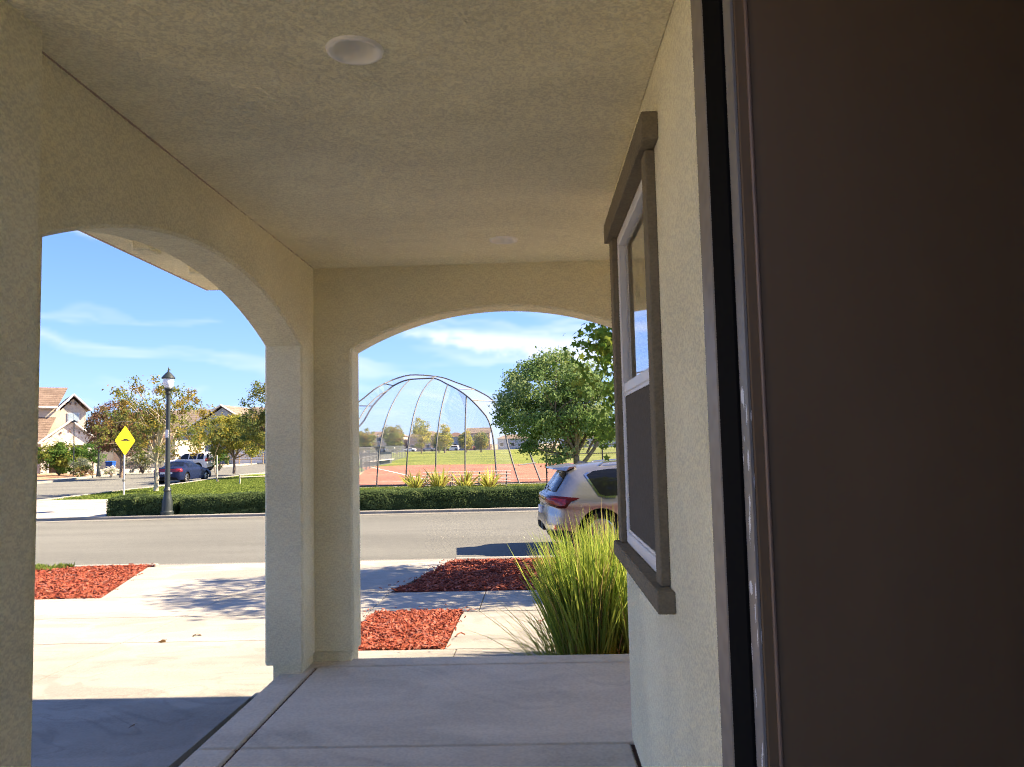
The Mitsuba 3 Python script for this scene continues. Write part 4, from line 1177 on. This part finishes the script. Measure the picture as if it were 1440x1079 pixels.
# the silver SUV on the near side of the street
SUVP = [(x * 1.05, z * 1.05) for x, z in [(0.16, 0.24), (0.05, 0.34), (0.0, 0.52), (0.02, 0.70), (0.06, 0.82), (0.03, 0.92), (0.05, 0.99), (0.13, 1.05), (0.27, 1.24), (0.40, 1.43), (0.55, 1.505), (1.0, 1.55), (1.7, 1.575), (2.3, 1.55), (2.75, 1.46), (3.40, 1.11), (3.6, 1.05), (4.2, 0.98), (4.6, 0.86), (4.74, 0.66), (4.72, 0.36), (4.58, 0.24)]]
suv = Car(SUVP, 1.95, 0.98, 1.64, 1.24, (1.02, 4.0), 0.38, fine=0.045)
q_ = 1.05


def up(pts):
    return [(x * q_, z * q_) for x, z in pts]


rear_strip = suv.prof.difference(suv.prof.buffer(-0.06))
glass_rear = rear_strip.intersection(sbox(0.0, 1.12, 0.6, 1.475)).difference(sbox(0.44, 1.0, 2, 2))
quarter = Polygon([(0.80, 1.405), (0.93, 1.475), (1.20, 1.505), (1.50, 1.52), (1.50, 1.035), (1.12, 1.03), (1.00, 1.06)])
chrome_q = quarter.buffer(0.035, join_style=2).difference(quarter.buffer(0.004)).intersection(sbox(0.5, 0.5, 1.30, 1.45))
tail = Polygon(up([(0.0, 0.97), (0.05, 1.00), (0.30, 0.985), (0.60, 0.955), (0.44, 0.90), (0.34, 0.79), (0.22, 0.79), (0.05, 0.85), (0.0, 0.87)]))


def suv_extra(k, pos):
    a_ = lambda m: pos((np.asarray(m[0]) * [q_, 1, q_], m[1]))
    sp = hull([[0.19, y, 1.452] for y in (-0.52, 0.52)] + [[0.20, y, 1.478] for y in (-0.52, 0.52)] + [[0.62, y, 1.50] for y in (-0.56, 0.56)] + [[0.62, y, 1.53] for y in (-0.50, 0.50)] + [[0.42, y, 1.42] for y in (-0.6, 0.6)] + [[0.48, y, 1.485] for y in (-0.60, 0.60)])
    put('spoiler', a_(sp), 'm_silver', k, smooth=30)
    put('number_plate', a_(cbox(-0.012, 0.03, -0.17, 0.17, 0.66, 0.79, 0.005)), 'm_white_paint', k)
    put('rear_wiper', a_(tube([[0.10, 0.02, 1.06], [0.17, 0.30, 1.15]], 0.010, 6)), 'm_car_plastic', k)
    put('antenna', a_(hull([[0.75, 0.0, 1.59], [0.95, 0.03, 1.54], [0.95, -0.03, 1.54], [0.72, 0.0, 1.54]])), 'm_silver', k)
    for s in (-1, 1):
        put('roof_rail', a_(tube(spline([(1.0, s * 0.52, 1.49), (1.1, s * 0.53, 1.55), (1.8, s * 0.53, 1.58), (2.4, s * 0.53, 1.55), (2.5, s * 0.52, 1.50)], 14), 0.015, 6)), 'm_chrome', k)
        put('door_mirror', a_(hull([[2.98 + a, s * (0.96 + b), 0.98 + c_] for a in (0, 0.12) for b in (0, 0.2) for c_ in (0.0, 0.13)])), 'm_silver', k, smooth=30)
        put('wheel_arch', a_(tube([[0.972 + 0.425 * math.cos(t), s * 0.905, 0.362 + 0.425 * math.sin(t)] for t in np.linspace(0.05, math.pi - 0.05, 20)], 0.022, 6)), 'm_silver', k, smooth=True)


build_car('parked_car', 'silver sport utility vehicle parked by the near kerb behind the grass clump', suv, (0.10, 15.50, Z_ST), math.radians(6), 'm_silver',
          [list(quarter.exterior.coords), up([(1.49, 1.45), (2.15, 1.45), (2.15, 0.985), (1.49, 0.985)]), up([(2.21, 1.44), (2.60, 1.40), (3.08, 1.10), (3.05, 1.0), (2.21, 0.985)])],
          [('rear_window', glass_rear, 'm_car_glass', 0.014), ('windscreen', suv.prof.difference(suv.prof.buffer(-0.05)).intersection(sbox(2.99, 1.18, 3.55, 1.50)), 'm_car_glass', 0.004)],
          [('bumper_trim', Polygon([(0.0, 0.25), (0.0, 0.43), (0.35, 0.44), (0.62, 0.36), (0.62, 0.25)]), 'm_car_plastic', 0.006), ('tail_light', tail, 'm_taillight_dark', 0.010), ('tail_lamp', tail.buffer(-0.045).intersection(sbox(0.05, 0.5, 0.36, 1.2)), 'm_taillight', 0.014), ('window_chrome', chrome_q, 'm_chrome', 0.008), ('reflector', sbox(0.03, 0.46, 0.20, 0.53), 'm_chrome', 0.012), ('headlight', Polygon(up([(4.2, 0.90), (4.66, 0.78), (4.70, 0.68), (4.3, 0.74)])), 'm_chrome', 0.006)],
          extra=suv_extra)

# dark sedan and white SUV on the side road
SEDP = [(0.10, 0.24), (0.0, 0.45), (0.02, 0.72), (0.06, 0.95), (0.18, 1.03), (0.75, 1.06), (1.05, 1.20), (1.45, 1.38), (2.0, 1.44), (2.5, 1.41), (2.95, 1.25), (3.40, 1.02), (4.2, 0.90), (4.65, 0.72), (4.75, 0.5), (4.66, 0.24)]
sed = Car(SEDP, 1.84, 0.92, 1.44, 1.12, (1.0, 3.75), 0.34, fine=0.07)
srear = sed.prof.difference(sed.prof.buffer(-0.06)).intersection(sbox(0.74, 1.08, 1.42, 1.37))
build_car('parked_car', 'dark blue sedan with red tail light parked on the side road behind the lamp post', sed, (-23.15, 49.8, Z_ST), math.radians(88), 'm_navy',
          [[(1.32, 1.25), (1.75, 1.355), (1.95, 1.365), (1.95, 0.97), (1.2, 0.98)], [(2.02, 1.365), (2.45, 1.345), (3.05, 1.02), (2.02, 0.96)]], [('rear_window', srear, 'm_car_glass', 0.004), ('number_plate', sed.prof.difference(sed.prof.buffer(-0.004)).intersection(sbox(-1, 0.62, 0.3, 0.74)), 'm_white_paint', 0.01)],
          [('tail_light', Polygon([(0.0, 0.72), (0.0, 0.93), (0.40, 0.95), (0.30, 0.76)]), 'm_taillight', 0.010)])
WSP = [(0.12, 0.30), (0.0, 0.48), (0.0, 0.85), (0.04, 1.10), (0.14, 1.55), (0.28, 1.78), (0.6, 1.85), (1.8, 1.87), (2.6, 1.82), (2.95, 1.68), (3.55, 1.20), (4.6, 1.08), (4.85, 0.90), (4.9, 0.5), (4.75, 0.30)]
wsu = Car(WSP, 1.95, 1.12, 1.86, 1.40, (0.95, 3.85), 0.40, r=0.4, fine=0.08)
build_car('parked_car', 'white sport utility vehicle with dark windows parked across the side road', wsu, (-31.0, 76.5, Z_FAR), math.radians(168), 'm_car_white',
          [[(0.42, 1.70), (1.05, 1.72), (1.05, 1.17), (0.36, 1.17)], [(1.15, 1.72), (1.95, 1.72), (1.95, 1.17), (1.15, 1.17)], [(2.05, 1.72), (2.6, 1.68), (3.05, 1.22), (2.05, 1.17)]], [('rear_window', wsu.prof.difference(wsu.prof.buffer(-0.05)).intersection(sbox(-1, 1.2, 0.5, 1.66)), 'm_car_glass', 0.004)],
          [('tail_light', Polygon([(0.0, 0.95), (0.05, 1.3), (0.20, 1.3), (0.18, 0.95)]), 'm_taillight', 0.010)])
wag = Car(SUVP, 1.86, 0.98, 1.64, 1.2, (1.02, 4.0), 0.37, fine=0.10)
build_car('parked_car', 'pale silver car half hidden behind the lamp post and white vehicle', wag, (-32.6, 80.0, Z_FAR), math.radians(160), 'm_silver', [[(0.9, 1.40), (1.42, 1.42), (1.42, 0.98), (0.9, 1.0)], [(1.5, 1.42), (2.6, 1.40), (3.05, 1.03), (1.5, 0.98)]], [], [])
mini = Car(SEDP, 1.84, 0.92, 1.44, 1.12, (1.0, 3.75), 0.34, fine=0.16)
mini2 = Car(WSP, 1.95, 1.12, 1.86, 1.40, (0.95, 3.85), 0.40, r=0.4, fine=0.16)
for x, cc_, pm, lab in ((-40.5, mini, 'm_car_white', 'white car parked at far left beyond the field'), (-33.9, mini, 'm_silver', 'silver car parked beyond the field, second from the left'), (-30.5, mini, 'm_navy', 'dark car parked beyond the field between two pale ones'),
                         (-25.6, mini2, 'm_car_white', 'white tall vehicle parked beyond the field near its middle'), (-19.2, mini, 'm_car_red', 'dark red car parked before the far tan house'), (-48.0, mini2, 'm_silver', 'silver tall vehicle parked at the far left end beyond the field')):
    build_car('far_car', lab, cc_, (x, 276 + 2 * math.sin(x), Z_FAR), math.radians(178), pm, [[(1.3, 1.36), (2.5, 1.36), (3.0, 1.05), (1.2, 1.0)] if cc_ is mini else [(0.4, 1.7), (2.6, 1.68), (3.05, 1.22), (0.4, 1.17)]], [], [], wheel_parts=False)
struct('far_car_park', flat(sbox(-90, 270, 60, 284), Z_FAR + 0.004), 'm_asphalt')


# two distant people on the field
def person(label, x, y, h, seed):
    import manifold3d as m3
    k = thing('person', label, 'person')
    s = h / 1.75
    J = lambda a, b, c: np.array([x + a * s, y + b * s, Z_FAR + c * s])

    def bone(p, rp, q, rq):
        def sph(c, r):
            u = trimesh.creation.icosphere(2, r * s)
            return np.array(u.vertices) + c
        return m3.Manifold.hull_points(np.vstack([sph(p, rp), sph(q, rq)]))
    st = 0.12
    B = [bone(J(-0.09, 0, 0.92), 0.10, J(-0.10, -st, 0.5), 0.065), bone(J(-0.10, -st, 0.5), 0.062, J(-0.10, -st * 0.6, 0.07), 0.045), bone(J(-0.10, -st * 0.6, 0.05), 0.045, J(-0.10, -st * 0.6 - 0.16, 0.035), 0.035),
         bone(J(0.09, 0, 0.92), 0.10, J(0.10, st * 0.5, 0.5), 0.065), bone(J(0.10, st * 0.5, 0.5), 0.062, J(0.10, st, 0.07), 0.045), bone(J(0.10, st, 0.05), 0.045, J(0.10, st - 0.16, 0.035), 0.035),
         bone(J(0, 0, 0.95), 0.15, J(0, 0, 1.25), 0.155), bone(J(-0.13, 0, 1.38), 0.075, J(0.13, 0, 1.38), 0.075), bone(J(0, 0, 1.25), 0.15, J(0, 0, 1.38), 0.10), bone(J(0, 0, 1.40), 0.055, J(0, 0, 1.52), 0.05), bone(J(0, 0, 1.60), 0.095, J(0, -0.015, 1.665), 0.09),
         bone(J(-0.18, 0, 1.37), 0.055, J(-0.25, 0, 1.10), 0.045), bone(J(-0.25, 0, 1.10), 0.043, J(-0.24, -0.08, 0.86), 0.032), bone(J(0.18, 0, 1.37), 0.055, J(0.25, 0, 1.10), 0.045), bone(J(0.25, 0, 1.10), 0.043, J(0.24, -0.08, 0.86), 0.032)]
    body = B[0]
    for b in B[1:]:
        body = body + b
    mm = body.to_mesh()
    put('body', (mm.vert_properties[:, :3], mm.tri_verts), 'm_blue_cloth', k, smooth=True)


person('distant person in blue standing on the far edge of the field, left one', -18.9, 268, 1.75, 1)
person('distant person in blue standing on the far edge of the field, right one', -17.2, 268, 1.7, 2)


# ------------------------------------------------------------------ houses
def tiled_slope(a, b, c, d, courses, th=0.05):
    """roof slope from eave a-b up to ridge d-c in stepped courses"""
    a, b, c, d = (np.asarray(q, float) for q in (a, b, c, d))
    n = np.cross(b - a, d - a)
    n /= np.linalg.norm(n)
    if n[2] < 0:
        n = -n
    out = []
    for i in range(courses):
        t0, t1 = i / courses, (i + 1) / courses
        p, q, r_, s_ = a + (d - a) * t0, b + (c - b) * t0, b + (c - b) * t1, a + (d - a) * t1
        out.append(hull([p, q, r_, s_, p + n * th, q + n * th, r_ + n * th * 0.35, s_ + n * th * 0.35]))
    return join(*out)


def yprism(pts, y0, y1):
    """outline (x, z) extruded from y0 to y1"""
    P = Polygon(pts)
    v, f = extr(P, y1 - y0)
    return np.column_stack([v[:, 0], y1 - v[:, 2], v[:, 1]]), f


def put1(name, m, material, parent):
    v = np.array(m[0], float)
    v[:, 0] = (v[:, 0] + 49.9) * 0.90
    v[:, 1] = v[:, 1] - 83.5
    a = math.radians(36)
    return put(name, (np.column_stack([v[:, 0] * math.cos(a) - v[:, 1] * math.sin(a) - 49.9, v[:, 0] * math.sin(a) + v[:, 1] * math.cos(a) + 83.5, v[:, 2]]), m[1]), material, parent)


h1 = thing('tan_house', 'two storey cream house with brown tiled roofs and arched entry at far left', 'house')
put1('wall', yprism([(-64, Z_FAR), (-47.3, Z_FAR), (-47.3, 6.2), (-48.7, 7.55), (-50.1, 6.2), (-50.1, 6.55), (-64, 6.55)], 85.6, 93), 'm_tan_wall', h1)
# front wing: stone gable with two arches
gable = Polygon([(-52.2, Z_FAR), (-46.4, Z_FAR), (-46.4, 2.9), (-49.2, 5.0), (-52.2, 2.9)])
ar1 = Polygon([(-51.35, Z_FAR), (-49.85, Z_FAR), (-49.85, 1.9)] + [(-50.6 + 0.75 * math.cos(a), 1.9 + 0.6 * math.sin(a)) for a in np.linspace(0, math.pi, 14)] + [(-51.35, 1.9)])
ar2 = Polygon([(-49.2, 0.4), (-47.4, 0.4), (-47.4, 2.0)] + [(-48.3 + 0.9 * math.cos(a), 2.0 + 0.45 * math.sin(a)) for a in np.linspace(0, math.pi, 14)] + [(-49.2, 2.0)])
g2 = gable.difference(ar1).difference(ar2)
v_, f_ = extr(g2, 0.35)
put1('stone_gable', (np.column_stack([v_[:, 0], 83.35 - v_[:, 2], v_[:, 1]]), f_), 'm_stone', h1)
put1('arch_surround', join(*[(lambda q: (np.column_stack([q[0][:, 0], 83.02 - q[0][:, 2], q[0][:, 1]]), q[1]))(extr(a_.buffer(0.16).difference(a_.buffer(0.01)).intersection(sbox(-60, Z_FAR, -40, 9)), 0.06)) for a_ in (ar1, ar2)]), 'm_white_paint', h1)
put1('entry_recess', cbox(-52.1, -46.5, 85.0, 85.5, Z_FAR, 2.85), 'm_bark_mulch', h1)
put1('window', yprism([(-49.1, 0.5), (-47.5, 0.5), (-47.5, 2.3), (-49.1, 2.3)], 84.90, 84.98), 'm_window_sky', h1)
put1('wing_wall', cbox(-60, -52.21, 83.2, 85.5, Z_FAR, 2.75), 'm_tan_wall', h1)
wk = put1('window', cbox(-54.2, -52.6, 83.12, 83.19, 1.2, 2.2), 'm_window_dark', h1)
rf = put1('roof', tiled_slope((-64, 82.6, 2.75), (-52.0, 82.6, 2.75), (-50.2, 86.2, 6.0), (-64, 86.2, 6.0), 12), 'm_roof_tile', h1)
put1('gable_roof', join(tiled_slope((-52.3, 82.7, 2.85), (-52.3, 85.4, 2.85), (-49.2, 85.4, 5.08), (-49.2, 82.7, 5.08), 8), tiled_slope((-46.2, 82.7, 2.85), (-46.2, 85.4, 2.85), (-49.2, 85.4, 5.08), (-49.2, 82.7, 5.08), 8)), 'm_roof_tile', h1)
put1('upper_roof', join(tiled_slope((-64, 84.9, 6.6), (-50.4, 84.9, 6.6), (-48.9, 89.2, 9.0), (-64, 89.2, 9.0), 10)), 'm_roof_tile', h1)
put1('upper_gable_roof', join(tiled_slope((-50.5, 85.0, 6.25), (-50.5, 92, 6.25), (-48.7, 92, 8.0), (-48.7, 85.0, 8.0), 7), tiled_slope((-46.8, 85.0, 6.25), (-46.8, 92, 6.25), (-48.7, 92, 8.0), (-48.7, 85.0, 8.0), 7)), 'm_roof_tile', h1)
for a_, b_ in (((-50.55, 84.97, 6.22), (-48.7, 84.97, 7.98)), ((-46.75, 84.97, 6.22), (-48.7, 84.97, 7.98)), ((-52.35, 82.66, 2.83), (-49.2, 82.66, 5.06)), ((-46.15, 82.66, 2.83), (-49.2, 82.66, 5.06)), ((-64, 84.85, 6.55), (-50.4, 84.85, 6.55)), ((-64, 82.55, 2.70), (-52.0, 82.55, 2.70))):
    put1('barge_board', tube([a_, b_], 0.11, 4), 'm_white_paint', h1)
for x in (-49.55, -49.0, -48.45, -47.95, -51.2, -50.2, -49.3, -48.3, -47.4):
    yy_, zz_ = (85.45, 6.9 + 0.0) if x > -50 and x in (-49.55, -49.0, -48.45, -47.95) else (82.95, 3.9 - abs(x + 49.2) * 0.25)
    put1('corbel', cbox(x - 0.08, x + 0.08, yy_ - 0.05, yy_ + 0.14, zz_, zz_ + 0.22), 'm_fascia', h1)
w_ = put1('window', cbox(-49.3, -48.0, 85.50, 85.58, 5.05, 6.0), 'm_white_paint', h1)
put1('pane', cbox(-49.22, -48.68, 85.46, 85.495, 5.12, 5.93), 'm_window_sky', w_)
put1('pane', cbox(-48.62, -48.08, 85.46, 85.495, 5.12, 5.93), 'm_window_sky', w_)

h2 = thing('grey_house', 'blue grey house with low tan roof behind the autumn trees', 'house')
put('wall', yprism([(-66, Z_FAR), (-33, Z_FAR), (-33, 5.2), (-42.5, 5.2), (-46.4, 7.9), (-50.6, 5.2), (-66, 5.2)], 118, 130), 'm_blue_wall', h2)
put('roof', join(tiled_slope((-51.2, 117.4, 5.1), (-51.2, 131, 5.1), (-46.4, 131, 8.3), (-46.4, 117.4, 8.3), 8), tiled_slope((-41.6, 117.4, 5.1), (-41.6, 131, 5.1), (-46.4, 131, 8.3), (-46.4, 117.4, 8.3), 8), tiled_slope((-42, 117.4, 5.2), (-30, 117.4, 5.2), (-34, 124, 7.6), (-44, 124, 8.2), 8), tiled_slope((-66, 117.4, 5.2), (-50.9, 117.4, 5.2), (-48, 124, 8.0), (-62, 124, 8.0), 8)), 'm_grey_roof', h2)
for x0_, z0_ in ((-48.3, 3.7), (-46.3, 3.7), (-54, 3.5), (-40, 3.5), (-36, 3.5)):
    w_ = put('window', cbox(x0_, x0_ + 1.5, 117.92, 117.99, z0_, z0_ + 1.3), 'm_white_paint', h2)
    put('pane', cbox(x0_ + 0.1, x0_ + 1.4, 117.88, 117.915, z0_ + 0.1, z0_ + 1.2), 'm_window_dark', w_)
put('barge_board', tube([(-51.2, 117.35, 5.1), (-46.4, 117.35, 8.3)], 0.13, 4), 'm_white_paint', h2)
put('barge_board', tube([(-41.6, 117.35, 5.1), (-46.4, 117.35, 8.3)], 0.13, 4), 'm_white_paint', h2)
put('garage_wing', cbox(-44.8, -33.5, 114.5, 117.9, Z_FAR, 2.9), 'm_blue_wall', h2)
put('garage_door', cbox(-43.5, -39.0, 114.42, 114.49, Z_FAR, 2.1), 'm_white_paint', h2)

h3 = thing('low_garage', 'cream garage wing with pale door behind the reddish tree', 'garage')
put('wall', cbox(-57, -44, 97, 106, Z_FAR, 2.9), 'm_tan_wall', h3)
put('door', cbox(-51.6, -47.4, 96.92, 96.99, Z_FAR, 2.0), 'm_far_wall', h3)
put('roof', tiled_slope((-57.5, 96.5, 2.9), (-43.5, 96.5, 2.9), (-46, 101.5, 4.8), (-55, 101.5, 4.8), 8), 'm_roof_tile', h3)


def far_house(label, x0, x1, y, h, wall, roof, hip, nwin, flat_top=False):
    k = thing('far_house', label, 'house')
    put('wall', cbox(x0, x1, y, y + 10, Z_FAR, h), wall, k)
    if flat_top:
        put('roof', tiled_slope((x0 - 0.4, y - 0.5, h), (x1 + 0.4, y - 0.5, h), (x1 + 0.4, y + 6, h + hip), (x0 - 0.4, y + 6, h + hip), 4, 0.1), roof, k)
    else:
        put('roof', hull([[x0 - 0.5, y - 0.5, h], [x1 + 0.5, y - 0.5, h], [x0 - 0.5, y + 10.5, h], [x1 + 0.5, y + 10.5, h], [x0 + 3, y + 5, h + hip], [x1 - 3, y + 5, h + hip]]), roof, k)
    for fl in ((0.6, 2.0), (3.4, 4.9)):
        if fl[1] > h - 0.3:
            continue
        for xx in np.linspace(x0 + 0.8, x1 - 2.2, nwin):
            w = put('window', cbox(xx, xx + 1.5, y - 0.08, y - 0.005, *fl), 'm_white_paint', k)
            put('pane', cbox(xx + 0.12, xx + 1.38, y - 0.11, y - 0.081, fl[0] + 0.12, fl[1] - 0.12), 'm_window_dark', w)


far_house('tan two storey house beyond the field with tan roof, tallest there', -24.2, -15.7, 290, 5.6, 'm_far_wall', 'm_grey_roof', 2.1, 3, True)
far_house('dark roofed low house just left of the far tan house', -32.5, -25.2, 294, 4.6, 'm_blue_wall', 'm_fascia', 1.6, 3)
far_house('brown roofed house beyond the field behind the tall yellow tree', -46, -34.2, 292, 5.0, 'm_far_wall', 'm_grey_roof', 1.9, 4)
far_house('pale house beyond the field left of the brown roofed one', -62, -47.6, 292, 5.2, 'm_tan_wall', 'm_roof_tile', 2.0, 4)
far_house('pale grey house beyond the field behind the round tree', -13, 2, 292, 3.4, 'm_blue_wall', 'm_grey_roof', 1.6, 4)
far_house('low grey house beyond the field right of the round tree trunk', 10, 34, 292, 3.2, 'm_blue_wall', 'm_grey_roof', 1.6, 6)
far_house('cream house at the far left end beyond the field', -84, -64, 290, 5.2, 'm_tan_wall', 'm_roof_tile', 2.0, 5)
